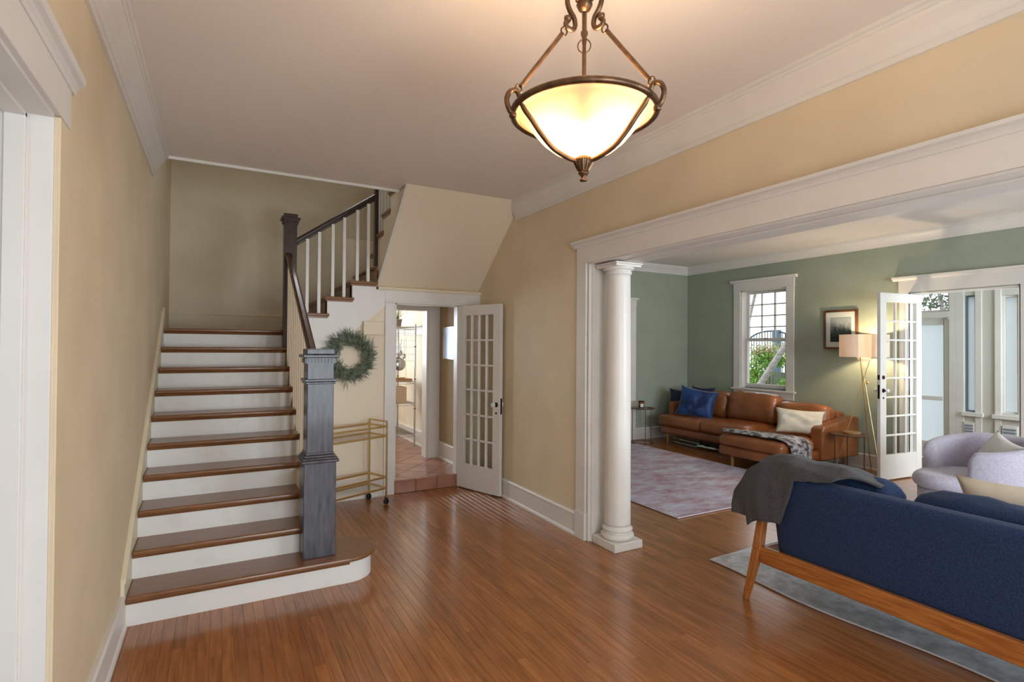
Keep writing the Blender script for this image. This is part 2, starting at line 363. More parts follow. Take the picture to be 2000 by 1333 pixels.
me = bpy.data.meshes.new('far_planks'); me.from_pydata(mb.v, [], mb.f); attr_rnd(me, vals); o = put(me, 'far_planks', OAK, fl); o['kind'] = 'stuff'

# walls
mb = MB(); wall_holes(mb, 'x', XL-.15, XL, Y0, 4.9, 0, ZC+.1, [(.85, 2.15, 0, 2.31)]); mb.box(XL-.15, XL, 4.9, YS+.1, 0, 5.6)
struct(mb, 'wall_left', CREAM, 'cream painted hall wall beside the staircase')
mb = MB(); wall_holes(mb, 'x', XR, XR+.15, Y0, YB+.1, 0, ZC+.1, [(-.7, 3.62, 0, 2.30)]); mb.box(XR, XR+.15, 4.5, YS+.1, ZC+.1, 5.6)
struct(mb, 'wall_right', CREAM, 'cream hall wall above and beside the wide columned opening')
mb = MB(); wall_holes(mb, 'x', XR+.15, XR2, Y0, YF+.1, 0, ZC+.1, [(-.7, 3.62, 0, 2.30)])
struct(mb, 'wall_living_left', GREEN, 'sage green living room side of the hall partition')
mb = MB(); mb.box(XR2, XW+.2, YF, YF+.12, 0, ZC+.1)
struct(mb, 'wall_living_back', GREEN, 'sage green living room wall behind the white column')
mb = MB(); wall_holes(mb, 'x', XW, XW+.2, Y0, YF, 0, ZC+.1, [(5.23, 6.06, .95, 2.55), (2.50, 3.56, 0, 2.31)])
struct(mb, 'wall_living_right', GREEN, 'sage green wall with the window above the leather sofa')
mb = MB(); wall_holes(mb, 'y', Y0-.15, Y0, XL-.15, XW+.2, 0, ZC+.1, [(.27, 1.97, .3, 2.4), (3.9, 6.5, .75, 2.35)])
struct(mb, 'wall_front', CREAM, 'front wall of the house behind the viewer')
# wall under the second flight, stepping up below its treads, with the kitchen doorway
X2 = .733
prof = [(.64, 0), (1.69, 0), (1.69, 2.2), (1.477, 2.2), (1.477, 2.243), (1.229, 2.243), (1.229, 2.068), (.981, 2.068), (.981, 1.893), (X2, 1.893), (X2, 1.715), (.64, 1.715)]
mb = MB(); mb.prism(prof, YB, YB+.1, 'y'); mb.box(1.69, 2.43, YB, YB+.1, 2.063, 2.2); mb.box(2.43, XR, YB, YB+.1, 0, 2.2)
struct(mb, 'wall_back', PALEC, 'pale cream wall under the stairs around the kitchen doorway')
mb = MB(); mb.box(.55, .64, 4.2, YB+.1, 0, .64)
for k in range(4, 10): mb.box(.55, .64, YR1+RUN*(k-1)+.05, YB+.1, RISE*(k-1)-.05, RISE*k-.05)
struct(mb, 'wall_stair_side', PALEC, 'cream panelled side under the lower stair flight')
mb = MB(); wall_holes(mb, 'y', YS, YS+.12, XL-.15, XR+.15, 1.3, 5.6, [(.8, 1.8, 4.0, 5.0), (1.45, 2.6, 1.3, 2.3)])
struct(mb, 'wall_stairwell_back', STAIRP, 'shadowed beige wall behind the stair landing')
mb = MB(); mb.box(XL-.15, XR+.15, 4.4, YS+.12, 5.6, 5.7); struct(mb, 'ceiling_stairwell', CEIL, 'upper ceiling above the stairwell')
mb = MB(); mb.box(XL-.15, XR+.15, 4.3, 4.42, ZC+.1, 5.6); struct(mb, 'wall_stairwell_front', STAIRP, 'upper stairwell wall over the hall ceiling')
# ceilings
mb = MB(); mb.box(XL-.15, 1.5, Y0, 5.0, ZC, ZC+.1); mb.box(1.5, XR+.15, Y0, 4.80, ZC, ZC+.1); mb.box(XR+.15, XW+.2, Y0, YF+.1, ZC, ZC+.1)
struct(mb, 'ceiling', CEIL, 'smooth white ceiling of hall and living room')
mb = MB(); mb.box(XL+.1, 1.5, 5.0, 5.018, ZC-.022, ZC+.12); struct(mb, 'trim_1', WHITE, 'thin white edge of the stairwell ceiling opening')

CROWN = [(0, -.18), (.014, -.18), (.016, -.155), (.026, -.148), (.03, -.13), (.05, -.095), (.078, -.055), (.086, -.04), (.092, -.038), (.094, -.022), (.106, -.018), (.108, 0), (0, 0)]
def crown(name, label, axis, base, sgn, a0, a1, k=1.0):
    mb = MB(); prof = [(base+sgn*p[0], ZC+p[1]*k) for p in CROWN]
    mb.prism(prof, a0, a1, axis); return struct(mb, name, WHITE, label)
crown('trim_2', 'white crown moulding along the hall wall above the opening', 'y', XR, -1, Y0, 4.86)
crown('trim_3', 'white crown moulding along the left hall wall', 'y', XL, 1, Y0, 5.0)
crown('trim_4', 'white crown moulding above the living room window', 'y', XW, -1, Y0, YF, .78)
crown('trim_5', 'white crown moulding on the green wall behind the column', 'x', YF, -1, XR2, XW, .78)
BASEP = [(0, 0), (.03, 0), (.03, .012), (.024, .024), (.018, .03), (.018, .172), (.024, .176), (.024, .186), (.016, .2), (0, .2)]
def baseb(name, label, axis, base, sgn, a0, a1, z=0.0, k=1.0):
    mb = MB(); mb.prism([(base+sgn*p[0], z+p[1]*k) for p in BASEP], a0, a1, axis); return struct(mb, name, WHITE, label)
baseb('baseboard_right', 'tall white baseboard between kitchen door and opening', 'y', XR, -1, 3.77, YB)
baseb('baseboard_left', 'white baseboard at the foot of the staircase wall', 'y', XL, 1, 2.29, 3.70)
baseb('baseboard_back', 'white baseboard behind the brass bar cart', 'x', YB, -1, .64, 1.57)
baseb('baseboard_living_right', 'white baseboard behind the leather sofa', 'y', XW, -1, 3.67, YF)
baseb('baseboard_living_back', 'white baseboard under the green back wall', 'x', YF, -1, XR2, XW)
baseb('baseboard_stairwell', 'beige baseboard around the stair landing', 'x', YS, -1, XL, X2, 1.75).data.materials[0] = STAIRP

# opening to the living room: casing, head with cap, soffit
tr = sempty('trim_6', 'wide white cased opening between hall and living room')
mb = MB(); mb.box(XR-.022, XR, -.8, 3.76, 2.30, 2.47); put(mb, 'head_casing', WHITE, tr, bevel=.002)
mb = MB(); mb.prism([(XR, 2.435), (XR-.028, 2.435), (XR-.034, 2.45), (XR-.045, 2.462), (XR-.062, 2.47), (XR-.065, 2.487), (XR, 2.487)], -.85, 3.80, 'y'); put(mb, 'cap_moulding', WHITE, tr)
mb = MB(); mb.box(XR-.006, XR2+.006, -.7, 3.62, 2.288, 2.302); mb.box(XR+.1, XR2-.04, -.7, 3.62, 2.278, 2.29); put(mb, 'soffit_board', WHITE, tr, bevel=.002)
mb = MB(); mb.box(XR-.022, XR, 3.632, 3.76, .22, 2.30); put(mb, 'side_casing', WHITE, tr, bevel=.003)
mb = MB(); mb.box(XR-.03, XR, 3.628, 3.765, 0, .225); put(mb, 'plinth_block', WHITE, tr, bevel=.003)
mb = MB(); mb.box(XR-.006, XR2+.006, 3.606, 3.622, 0, 2.29); mb.box(XR+.02, XR+.05, 3.59, 3.61, 0, 2.29); put(mb, 'jamb_board', WHITE, tr, bevel=.002)
mb = MB(); mb.box(XR2, XR2+.022, -.8, 3.75, 2.30, 2.47); mb.box(XR2, XR2+.022, 3.632, 3.75, 0, 2.30); put(mb, 'living_casing', WHITE, tr)

# column
c = thing('column', 'round white column on a square plinth at the living room opening', 'column', (2.862, 3.436, 0))
mb = MB(); mb.box(-.142, .142, -.142, .142, 0, .066); put(mb, 'plinth', WHITE, c, local=True, bevel=.006)
tor = [(.0, .066)] + [(.112+.022*math.cos(a), .09+.024*math.sin(a)) for a in [-PI/2+PI*i/8 for i in range(9)]] + [(.118, .118), (.116, .128)] + [(.108+.014*math.cos(a), .143+.014*math.sin(a)) for a in [-PI/2+PI*i/6 for i in range(7)]] + [(.106, .16), (.104, .18), (0, .18)]
mb = MB(); mb.lathe(tor, 40); put(mb, 'base_torus', WHITE, c, local=True, smooth=True)
sh = [(0, .175), (.107, .175), (.105, .19), (.104, .6), (.1035, 1.0), (.101, 1.5), (.097, 2.0), (.0955, 2.16), (.0955, 2.19), (0, 2.19)]
mb = MB(); mb.lathe(sh, 40); put(mb, 'shaft', WHITE, c, local=True, smooth=True)
cp = [(0, 2.185), (.0955, 2.185), (.104, 2.192), (.107, 2.2), (.104, 2.208), (.1, 2.21), (.1, 2.218)] + [(.1+.024*math.sin(a), 2.24-.02*math.cos(a)) for a in [PI/2*i/5 for i in range(6)]] + [(.124, 2.246), (0, 2.246)]
mb = MB(); mb.lathe(cp, 40); put(mb, 'capital', WHITE, c, local=True, smooth=True)
mb = MB(); mb.box(-.128, .128, -.128, .128, 2.244, 2.264); mb.box(-.138, .138, -.138, .138, 2.264, 2.277); put(mb, 'abacus', WHITE, c, local=True, bevel=.004)

mb = MB(); mb.box(6.27, 6.395, YF-.02, YF, 0, 2.30).box(5.2, 6.40, YF-.024, YF, 2.30, 2.43).box(5.2, 6.43, YF-.05, YF, 2.43, 2.46); struct(mb, 'trim_14', WHITE, 'white door casing on the green wall half hidden by the column', bevel=.003)
# left doorway
tr = sempty('trim_7', 'white cased doorway at the left edge of the hall')
mb = MB(); mb.box(XL, XL+.018, 2.162, 2.28, 0, 2.31); put(mb, 'side_casing', CREAM, tr, bevel=.003)
mb = MB(); mb.box(XL, XL+.02, .6, 2.285, 2.312, 2.47); put(mb, 'head_casing', WHITE, tr, bevel=.003)
mb = MB(); mb.prism([(XL, 2.44), (XL+.024, 2.44), (XL+.027, 2.455), (XL+.036, 2.468), (XL+.05, 2.476), (XL+.054, 2.497), (XL, 2.497)], .6, 2.315, 'y'); put(mb, 'cap_moulding', WHITE, tr)
mb = MB(); mb.box(XL-.155, XL+.004, 2.145, 2.164, 0, 2.31); mb.box(XL-.11, XL-.06, 2.13, 2.147, 0, 2.30); put(mb, 'jamb_board', WHITE, tr, bevel=.002)
mb = MB(); mb.box(XL-.155, XL+.004, .85, 2.15, 2.30, 2.313); mb.box(XL-.11, XL-.06, .85, 2.15, 2.288, 2.302); put(mb, 'head_jamb', WHITE, tr)
dl = sempty('door_1', 'white door standing open inside the left doorway', (XL-.165, 2.16, 0))
mb = MB(); mb.box(-.80, 0, 0, .04, .01, 2.28); put(mb, 'leaf', WHITE, dl, local=True, bevel=.003)
for z0, z1 in ((.25, .95), (1.1, 2.12)):
    mb = MB(); mb.box(-.68, -.12, -.006, 0, z0, z1); put(mb, 'panel', WHITE, dl, local=True, bevel=.004)
mb = MB(); mb.box(-3.3, XL-.15, -.3, 3.2, -.12, 0); struct(mb, 'floor_side_room', OAK, 'oak floor of the room through the left doorway')
mb = MB(); wall_holes(mb, 'y', -.4, -.28, -3.4, XL-.15, 0, 2.8, [(-3.3, -1.7, .8, 2.4)]); mb.box(-3.4, XL-.15, 3.1, 3.2, 0, 2.8); mb.box(-3.4, -3.3, -.3, 3.2, 0, 2.8)
struct(mb, 'wall_side_room', GREYW, 'pale walls of the room through the left doorway')
mb = MB(); mb.box(-3.4, XL-.15, -.4, 3.2, 2.8, 2.9); struct(mb, 'ceiling_side_room', CEIL, 'ceiling of the room through the left doorway')

# ---------------------------------------------------------------- glazed doors / windows
def lite_door(name, label, hinge, free, h, cols, rows, stile, top, bot, knobz, knobface, z0=.015, th=.04, extra_lock=False):
    h0 = Vector(hinge); d = Vector((free[0]-h0.x, free[1]-h0.y, 0)); ln = d.length; rz = math.atan2(d.y, d.x)
    r = sempty(name, label, (h0.x, h0.y, 0), rz)
    mb = MB(); mb.box(0, stile, -th/2, th/2, z0, h).box(ln-stile, ln, -th/2, th/2, z0, h).box(stile, ln-stile, -th/2, th/2, h-top, h).box(stile, ln-stile, -th/2, th/2, z0, z0+bot)
    put(mb, 'frame', WHITE, r, local=True, bevel=.003)
    xs = [stile+(ln-2*stile)*i/cols for i in range(cols+1)]; zs = [z0+bot+(h-top-z0-bot)*j/rows for j in range(rows+1)]; mw = .011
    for x in xs[1:-1]:
        mb = MB(); mb.prism([(x-mw, -.012), (x-.004, -th/2+.002), (x+.004, -th/2+.002), (x+mw, -.012), (x+mw, .012), (x+.004, th/2-.002), (x-.004, th/2-.002), (x-mw, .012)], zs[0], zs[-1], 'z'); put(mb, 'muntin', WHITE, r, local=True)
    for z in zs[1:-1]:
        mb = MB(); mb.prism([(-.012, z-mw), (-th/2+.003, z-.004), (-th/2+.003, z+.004), (-.012, z+mw), (.012, z+mw), (th/2-.003, z+.004), (th/2-.003, z-.004), (.012, z-mw)], xs[0], xs[-1], 'x'); put(mb, 'muntin', WHITE, r, local=True)
    gm = MB(); hw, hh = (xs[1]-xs[0])/2-.004, (zs[1]-zs[0])/2-.004; gm.box(-hw, hw, -.002, .002, -hh, hh); me = gm.mesh('pane'); me.materials.append(GLASS)
    for i in range(cols):
        for j in range(rows):
            o = put(me, 'pane', None, r, local=True); o.location = ((xs[i]+xs[i+1])/2, 0, (zs[j]+zs[j+1])/2)
    kx = ln-stile*.5
    for s in (-1, 1):
        k = MB(); R = Matrix.Translation((kx, s*th/2, knobz)) @ Matrix.Rotation(-s*PI/2, 4, 'X')
        k.lathe([(0, 0), (.026, 0), (.026, .004), (.011, .008), (.009, .03), (0, .03)], 16, M=R); ro = put(k, 'knob_rose', DARKM, r, local=True, smooth=True)
        k = MB(); k.lathe([(0, .03), (.012, .03), (.024, .04), (.027, .052), (.02, .064), (0, .067)], 12, M=R); put(k, 'knob', CRYST, r, local=True)
        k = MB(); k.lathe([(0, 0), (.012, 0), (.012, .004), (0, .004)], 12, M=Matrix.Translation((kx, s*th/2, knobz-.09)) @ Matrix.Rotation(-s*PI/2, 4, 'X')); put(k, 'keyhole_plate', DARKM, r, local=True)
        if extra_lock:
            k = MB(); k.lathe([(0, 0), (.024, 0), (.024, .006), (.012, .014), (0, .016)], 16, M=Matrix.Translation((kx, s*th/2, knobz+.16)) @ Matrix.Rotation(-s*PI/2, 4, 'X')); put(k, 'deadbolt', DARKM, r, local=True)
    k = MB(); k.box(ln-.001, ln+.002, -.011, .011, knobz-.1, knobz+.07); put(k, 'mortise_plate', DARKM, r, local=True)
    if extra_lock: k = MB(); k.box(ln-.001, ln+.002, -.011, .011, knobz+.13, knobz+.19); put(k, 'mortise_plate', DARKM, r, local=True)
    return r
d1 = lite_door('door_2', 'white French door with twenty-four panes open against the hall wall', (2.432, 5.715), (2.648, 5.075), 2.055, 4, 6, .105, .11, .27, .98, 1)
d2 = lite_door('door_3', 'narrow white French door of small panes open beside the floor lamp', (7.84, 3.532), (7.03, 3.605), 2.29, 3, 8, .11, .11, .30, 1.1, 1, extra_lock=True)

def sash_window(name, label, x, y0, y1, z0, z1, zm, out=.11):
    r = sempty(name, label, (x, (y0+y1)/2, z0))
    cw = .125
    for s, nm in ((y0, -1), (y1, 1)):
        mb = MB(); a, b = (s-cw, s) if nm < 0 else (s, s+cw); mb.box(x-.022, x, a, b, z0-.03, z1); put(mb, 'side_casing', WHITE, r, bevel=.003)
    mb = MB(); mb.box(x-.024, x, y0-cw-.005, y1+cw+.005, z1, z1+.14); put(mb, 'head_casing', WHITE, r, bevel=.003)
    mb = MB(); mb.prism([(x, z1+.13), (x-.03, z1+.13), (x-.035, z1+.145), (x-.06, z1+.155), (x-.064, z1+.175), (x, z1+.175)], y0-cw-.05, y1+cw+.05, 'y'); put(mb, 'cap_moulding', WHITE, r)
    mb = MB(); mb.box(x-.055, x+.1, y0-cw-.03, y1+cw+.03, z0-.03, z0); put(mb, 'window_sill', WHITE, r, bevel=.004)
    mb = MB(); mb.box(x-.02, x, y0-cw, y1+cw, z0-.14, z0-.03); put(mb, 'apron', WHITE, r, bevel=.003)
    mb = MB(); mb.box(x, x+.2, y0-.001, y0+.02, z0, z1).box(x, x+.2, y1-.02, y1+.001, z0, z1).box(x, x+.2, y0, y1, z1-.02, z1+.001).box(x+.1, x+.2, y0, y1, z0-.001, z0+.02); put(mb, 'jamb_lining', WHITE, r)
    a0, a1 = y0+.02, y1-.02
    # lower sash, upper sash
    for nm, zz0, zz1, xx, cols, rows in (('lower_sash', z0+.02, zm+.02, x+.08, 1, 1), ('upper_sash', zm-.02, z1-.02, x+.125, 3, 4)):
        sw = .045; mb = MB(); mb.box(xx, xx+.035, a0, a0+sw, zz0, zz1).box(xx, xx+.035, a1-sw, a1, zz0, zz1).box(xx, xx+.035, a0+sw, a1-sw, zz1-sw*.8, zz1).box(xx, xx+.035, a0+sw, a1-sw, zz0, zz0+sw*1.2)
        so = put(mb, nm, WHITE, r, bevel=.002)
        ys = [a0+sw+(a1-a0-2*sw)*i/cols for i in range(cols+1)]; zs = [zz0+sw*1.2+(zz1-zz0-2*sw)*j/rows for j in range(rows+1)]
        for y in ys[1:-1]: mb = MB(); mb.box(xx+.004, xx+.03, y-.009, y+.009, zs[0], zs[-1]); put(mb, 'muntin', WHITE, so)
        for z in zs[1:-1]: mb = MB(); mb.box(xx+.004, xx+.03, ys[0], ys[-1], z-.009, z+.009); put(mb, 'muntin', WHITE, so)
        for i in range(cols):
            for j in range(rows): mb = MB(); mb.box(xx+.015, xx+.019, ys[i], ys[i+1], zs[j], zs[j+1]); put(mb, 'pane', GLASS, so)
    mb = MB(); mb.box(x+.07, x+.085, (y0+y1)/2-.03, (y0+y1)/2+.03, zm+.02, zm+.032); put(mb, 'sash_lock', DARKM, r)
    return r
sash_window('window_1', 'white double-hung window with small upper panes above the leather sofa', XW, 5.23, 6.06, .95, 2.55, 1.735)
def plain_window(name, label, axis, t0, t1, a0, a1, z0, z1, nv=1, nh=0, glass=GLASS, fw=.05, m=WHITE):
    r = sempty(name, label, ((t0+t1)/2, (a0+a1)/2, z0) if axis == 'x' else ((a0+a1)/2, (t0+t1)/2, z0))
    def bx(mb, u0, u1, a, b, c, d): return mb.box(u0, u1, a, b, c, d) if axis == 'x' else mb.box(a, b, u0, u1, c, d)
    mb = MB(); bx(mb, t0, t1, a0, a0+fw, z0, z1); bx(mb, t0, t1, a1-fw, a1, z0, z1); bx(mb, t0, t1, a0+fw, a1-fw, z0, z0+fw); bx(mb, t0, t1, a0+fw, a1-fw, z1-fw, z1); put(mb, 'window_frame', m, r, bevel=.003)
    ys = [a0+fw+(a1-a0-2*fw)*i/(nv+1) for i in range(nv+2)]; zs = [z0+fw+(z1-z0-2*fw)*j/(nh+1) for j in range(nh+2)]; tm = (t0+t1)/2
    for y in ys[1:-1]: mb = MB(); bx(mb, tm-.015, tm+.015, y-.02, y+.02, zs[0], zs[-1]); put(mb, 'muntin', m, r)
    for z in zs[1:-1]: mb = MB(); bx(mb, tm-.015, tm+.015, ys[0], ys[-1], z-.015, z+.015); put(mb, 'muntin', m, r)
    for i in range(len(ys)-1):
        for j in range(len(zs)-1): mb = MB(); bx(mb, tm-.002, tm+.002, ys[i], ys[i+1], zs[j], zs[j+1]); put(mb, 'pane', glass, r)
    return r
plain_window('window_2', 'glazed front door and sidelights behind the viewer', 'y', Y0-.12, Y0-.05, .27, 1.97, .3, 2.4, 2, 0)
plain_window('window_3', 'wide front window of the living room behind the viewer', 'y', Y0-.12, Y0-.05, 3.9, 6.5, .75, 2.35, 2, 0)
plain_window('window_4', 'stairwell window above the landing', 'y', YS+.03, YS+.09, .8, 1.8, 4.0, 5.0, 0, 0)
plain_window('window_5', 'window of the side room through the left doorway', 'y', -.37, -.31, -3.3, -1.7, .8, 2.4, 1, 0)

# bay beyond the French door
tr = sempty('trim_8', 'white cased opening from living room into the bay')
mb = MB(); mb.box(XW-.022, XW, 2.30, 3.68, 2.32, 2.49); put(mb, 'head_casing', WHITE, tr, bevel=.003)
mb = MB(); mb.prism([(XW, 2.47), (XW-.03, 2.47), (XW-.04, 2.485), (XW-.065, 2.497), (XW-.068, 2.52), (XW, 2.52)], 2.2, 3.74, 'y'); put(mb, 'cap_moulding', WHITE, tr)
for a, b in ((3.572, 3.67), (2.24, 2.488)):
    mb = MB(); mb.box(XW-.02, XW, a, b, 0, 2.32); put(mb, 'side_casing', WHITE, tr, bevel=.003)
mb = MB(); mb.box(XW, XW+.2, 3.556, 3.574, 0, 2.31); mb.box(XW, XW+.2, 2.486, 2.504, 0, 2.31); mb.box(XW, XW+.2, 2.5, 3.56, 2.296, 2.312); put(mb, 'jamb_board', WHITE, tr)
XB = 9.2
mb = MB(); wall_holes(mb, 'x', XB, XB+.15, 1.6, 4.8, 0, 2.75, [(3.775, 4.5, 0, 2.06), (3.775, 4.5, 2.15, 2.55), (3.475, 3.60, .74, 2.36), (3.02, 3.19, .76, 2.33), (2.2, 2.85, .76, 2.33)])
mb.box(XW+.2, XB, 4.7, 4.8, 0, 2.75); wall_holes(mb, 'y', 1.6, 1.7, XW+.2, XB, 0, 2.75, [(8.05, 8.95, .8, 2.3)])
struct(mb, 'wall_bay', BAYP, 'pale walls of the bay behind the open French door')
mb = MB(); mb.box(XW+.2, XB+.15, 1.6, 4.8, 2.66, 2.75); struct(mb, 'ceiling_bay', CEIL, 'ceiling of the bay behind the French door')
mb = MB(); mb.box(XW+.2, XB+.15, 1.6, 4.8, -.1, 0); struct(mb, 'floor_bay', OAKX, 'dark wood floor of the bay')
plain_window('window_6', 'small transom light above the bay glass door', 'x', XB+.03, XB+.1, 3.775, 4.5, 2.15, 2.55, 0, 0, fw=.03)
plain_window('window_7', 'tall narrow bay window next to the glass door', 'x', XB+.03, XB+.1, 3.475, 3.60, .74, 2.36, 0, 0, glass=FROST, fw=.018, m=BLUEBL)
plain_window('window_8', 'tall narrow bay window at the right of the bay', 'x', XB+.03, XB+.1, 3.02, 3.19, .76, 2.33, 0, 0, glass=FROST, fw=.02)
plain_window('window_9', 'bay window hidden behind the right casing', 'x', XB+.03, XB+.1, 2.2, 2.85, .76, 2.33, 0, 0, fw=.04)
plain_window('window_11', 'unseen side window added to the bay to let light in', 'y', 1.62, 1.68, 8.05, 8.95, .8, 2.3, 0, 0)  # window and its wall hole added for the lamp outside, never seen
r = sempty('door_4', 'white outer door with one tall pale blue glass in the bay', (XB+.05, 4.14, 0))
mb = MB(); mb.box(XB+.03, XB+.07, 3.79, 3.86, .01, 2.05).box(XB+.03, XB+.07, 4.42, 4.49, .01, 2.05).box(XB+.03, XB+.07, 3.86, 4.42, 1.97, 2.05).box(XB+.03, XB+.07, 3.86, 4.42, .01, .25); put(mb, 'frame', WHITE, r, bevel=.003)
mb = MB(); mb.box(XB+.048, XB+.052, 3.86, 4.42, .25, 1.97); put(mb, 'pane', FROST, r)
mb = MB(); mb.box(XB+.0, XB+.03, 3.87, 4.40, .86, .92); put(mb, 'push_bar', WHITE, r, bevel=.004)
tr = sempty('trim_9', 'white casings and sills around the bay windows')
for a, b in ((3.60, 3.70), (3.70, 3.775), (3.40, 3.475), (3.19, 3.26)):
    mb = MB(); mb.box(XB-.02, XB, a, b, 0, 2.5); put(mb, 'side_casing', WHITE, tr, bevel=.004)
for a, b in ((3.38, 3.62), (2.9, 3.28)):
    mb = MB(); mb.box(XB-.05, XB, a, b, .68, .735); put(mb, 'window_sill', WHITE, tr, bevel=.004)
mb = MB(); mb.box(XB-.025, XB, 3.775, 4.55, 2.065, 2.15); put(mb, 'transom_bar', WHITE, tr, bevel=.003)
for n, (a, b) in enumerate(((3.48, 3.60), (3.02, 3.18))):
    v = thing('heater_grille', ('white slatted heater grille under the narrow bay window by the glass door', 'white slatted heater grille under the rightmost bay window')[n], 'grille', (XB-.03, (a+b)/2, .3), group='bay heater grilles')
    mb = MB(); mb.box(XB-.03, XB, a, b, .3, .6); put(mb, 'housing', WHITE, v, bevel=.003)
    for k in range(6): mb = MB(); mb.box(XB-.036, XB-.03, a+.015, b-.015, .34+.04*k, .362+.04*k); put(mb, 'slat', BLUEBL, v)

# kitchen passage
ZK = .14
fk = sempty('floor_kitchen', 'raised terracotta tile floor of the kitchen passage')
mb = MB(); mb.box(1.5, 2.62, YB+.012, 6.9, 0, ZK-.012); mb.box(-.3, 2.75, 6.9, 9.3, 0, ZK-.012); put(mb, 'mortar_bed', GROUT, fk)
S = .305; vals = []
def clip(poly, inside, cut):
    out = []
    for i in range(len(poly)):
        p, q = poly[i], poly[(i+1) % len(poly)]
        if inside(p): out.append(p)
        if inside(p) != inside(q): out.append(cut(p, q))
    return out
def clip_rect(poly, x0, x1, y0, y1):
    for ax, lim, sg in ((0, x0, 1), (0, x1, -1), (1, y0, 1), (1, y1, -1)):
        ins = lambda p: sg*(p[ax]-lim) >= 0
        def cut(p, q):
            t = (lim-p[ax])/(q[ax]-p[ax]); return (p[0]+(q[0]-p[0])*t, p[1]+(q[1]-p[1])*t)
        poly = clip(poly, ins, cut)
        if len(poly) < 3: return None
    return poly
rt = math.sqrt(.5)
for i in range(-6, 36):
    for j in range(-20, 20):
        g = .004; P = []
        for (a, b) in ((0, 0), (1, 0), (1, 1), (0, 1)):
            u = (i+a)*S+(g if a == 0 else -g); v_ = (j+b)*S+(g if b == 0 else -g)
            P.append((1.32+(u-v_)*rt, 5.5+(u+v_)*rt))
        for rect in ((1.5, 2.6, YB+.012, 6.9), (-.3, 2.7, 6.9, 9.2)):
            q = clip_rect(P, *rect)
            if q and len(q) >= 3 and abs(sum(q[k][0]*q[(k+1) % len(q)][1]-q[(k+1) % len(q)][0]*q[k][1] for k in range(len(q))))/2 > .004 and (rect[0] > 0 or min(p[0] for p in q) > .9):
                mb = MB(); mb.prism(q, ZK-.012, ZK, 'z'); me = mb.mesh('tile'); attr_rnd(me, [random.random()]*len(me.polygons)); put(me, 'tile', TERRA, fk)
for k in range(3):
    mb = MB(); mb.box(1.69+.247*k+.002, 1.69+.247*(k+1)-.002, YB-.004, YB+.012, .002, ZK); me = mb.mesh('riser_tile'); attr_rnd(me, [random.random()]*len(me.polygons)); put(me, 'riser_tile', TERRA, fk, bevel=.003)
mb = MB(); mb.box(2.58, XR+.1, YB+.1, 6.72, 0, 2.3); mb.box(1.35, 1.5, YB+.1, 6.9, 0, 2.3)
struct(mb, 'wall_passage', TANW, 'tan textured wall of the kitchen passage')
mb = MB(); mb.box(1.35, XR+.1, YB+.1, 6.72, 2.2, 2.28); struct(mb, 'ceiling_passage', CEIL, 'low ceiling of the kitchen passage')
HK = ony(800, 606, 6.72).z
tr = sempty('trim_10', 'white cased inner doorway leading into the kitchen')
mb = MB(); mb.box(2.425, 2.58, 6.70, 6.72, ZK, 2.2); put(mb, 'side_casing', WHITE, tr, bevel=.004)
mb = MB(); mb.box(2.40, 2.425, 6.71, 6.88, ZK, HK); put(mb, 'jamb_board', WHITE, tr, bevel=.002)
mb = MB(); mb.box(1.5, 2.425, 6.70, 6.72, HK, 2.2); put(mb, 'head_casing', WHITE, tr, bevel=.003)
mb = MB(); mb.box(2.42, 2.585, 6.69, 6.70, ZK, ZK+.24); put(mb, 'plinth_block', WHITE, tr, bevel=.003)
baseb('baseboard_passage', 'white baseboard in the kitchen passage', 'y', 2.58, -1, YB+.1, 6.69, ZK, 1.1)
mb = MB(); mb.box(2.425, 2.75, 6.72, 6.86, 0, 2.9); mb.box(1.35, 2.425, 6.72, 6.86, HK, 2.9); mb.box(2.63, 2.75, 6.86, 9.3, 0, 2.9); wall_holes(mb, 'y', 9.08, 9.2, -.4, 2.75, 0, 2.9, [(.45, 2.05, 1.2, 2.6)]); mb.box(-.4, -.3, 6.96, 9.2, 0, 2.9); mb.box(-.4, 1.5, 6.97, 7.05, 0, 2.9)
struct(mb, 'wall_kitchen', PALEC, 'bright cream kitchen walls seen through both doorways')
mb = MB(); mb.box(-.4, 2.75, 6.86, 9.2, 2.9, 3.0); struct(mb, 'ceiling_kitchen', CEIL, 'kitchen ceiling')
plain_window('window_10', 'kitchen window at the far end of the kitchen', 'y', 9.1, 9.18, .45, 2.05, 1.2, 2.6, 1, 0)
baseb('baseboard_kitchen', 'white baseboard behind the wire rack', 'y', 2.63, -1, 6.86, 9.08, ZK, 1.1)
mb = MB(); mb.prism([(2.63, 1.77), (2.61, 1.77), (2.605, 1.87), (2.58, 1.89), (2.58, 1.9), (2.63, 1.9)], 6.86, 9.08, 'y'); struct(mb, 'trim_11', WHITE, 'white rail moulding on the kitchen wall behind the rack')
# casing of the kitchen doorway in the hall
tr = sempty('trim_12', 'white casing of the kitchen doorway')
mb = MB(); mb.box(1.575, 1.69, YB-.02, YB, 0, 2.063); put(mb, 'side_casing', WHITE, tr, bevel=.004)
mb = MB(); mb.box(1.575, XR, YB-.022, YB, 2.063, 2.085); mb.box(1.575, XR, YB-.014, YB, 2.085, 2.2); put(mb, 'head_casing', WHITE, tr, bevel=.003)
mb = MB(); mb.box(2.43, 2.53, YB-.02, YB, 0, 2.063); put(mb, 'side_casing', WHITE, tr, bevel=.003)
mb = MB(); mb.box(1.69, 1.705, YB, YB+.1, ZK, 2.063); mb.box(2.415, 2.43, YB, YB+.1, ZK, 2.063); mb.box(1.69, 2.43, YB, YB+.1, 2.05, 2.065); put(mb, 'jamb_board', WHITE, tr)
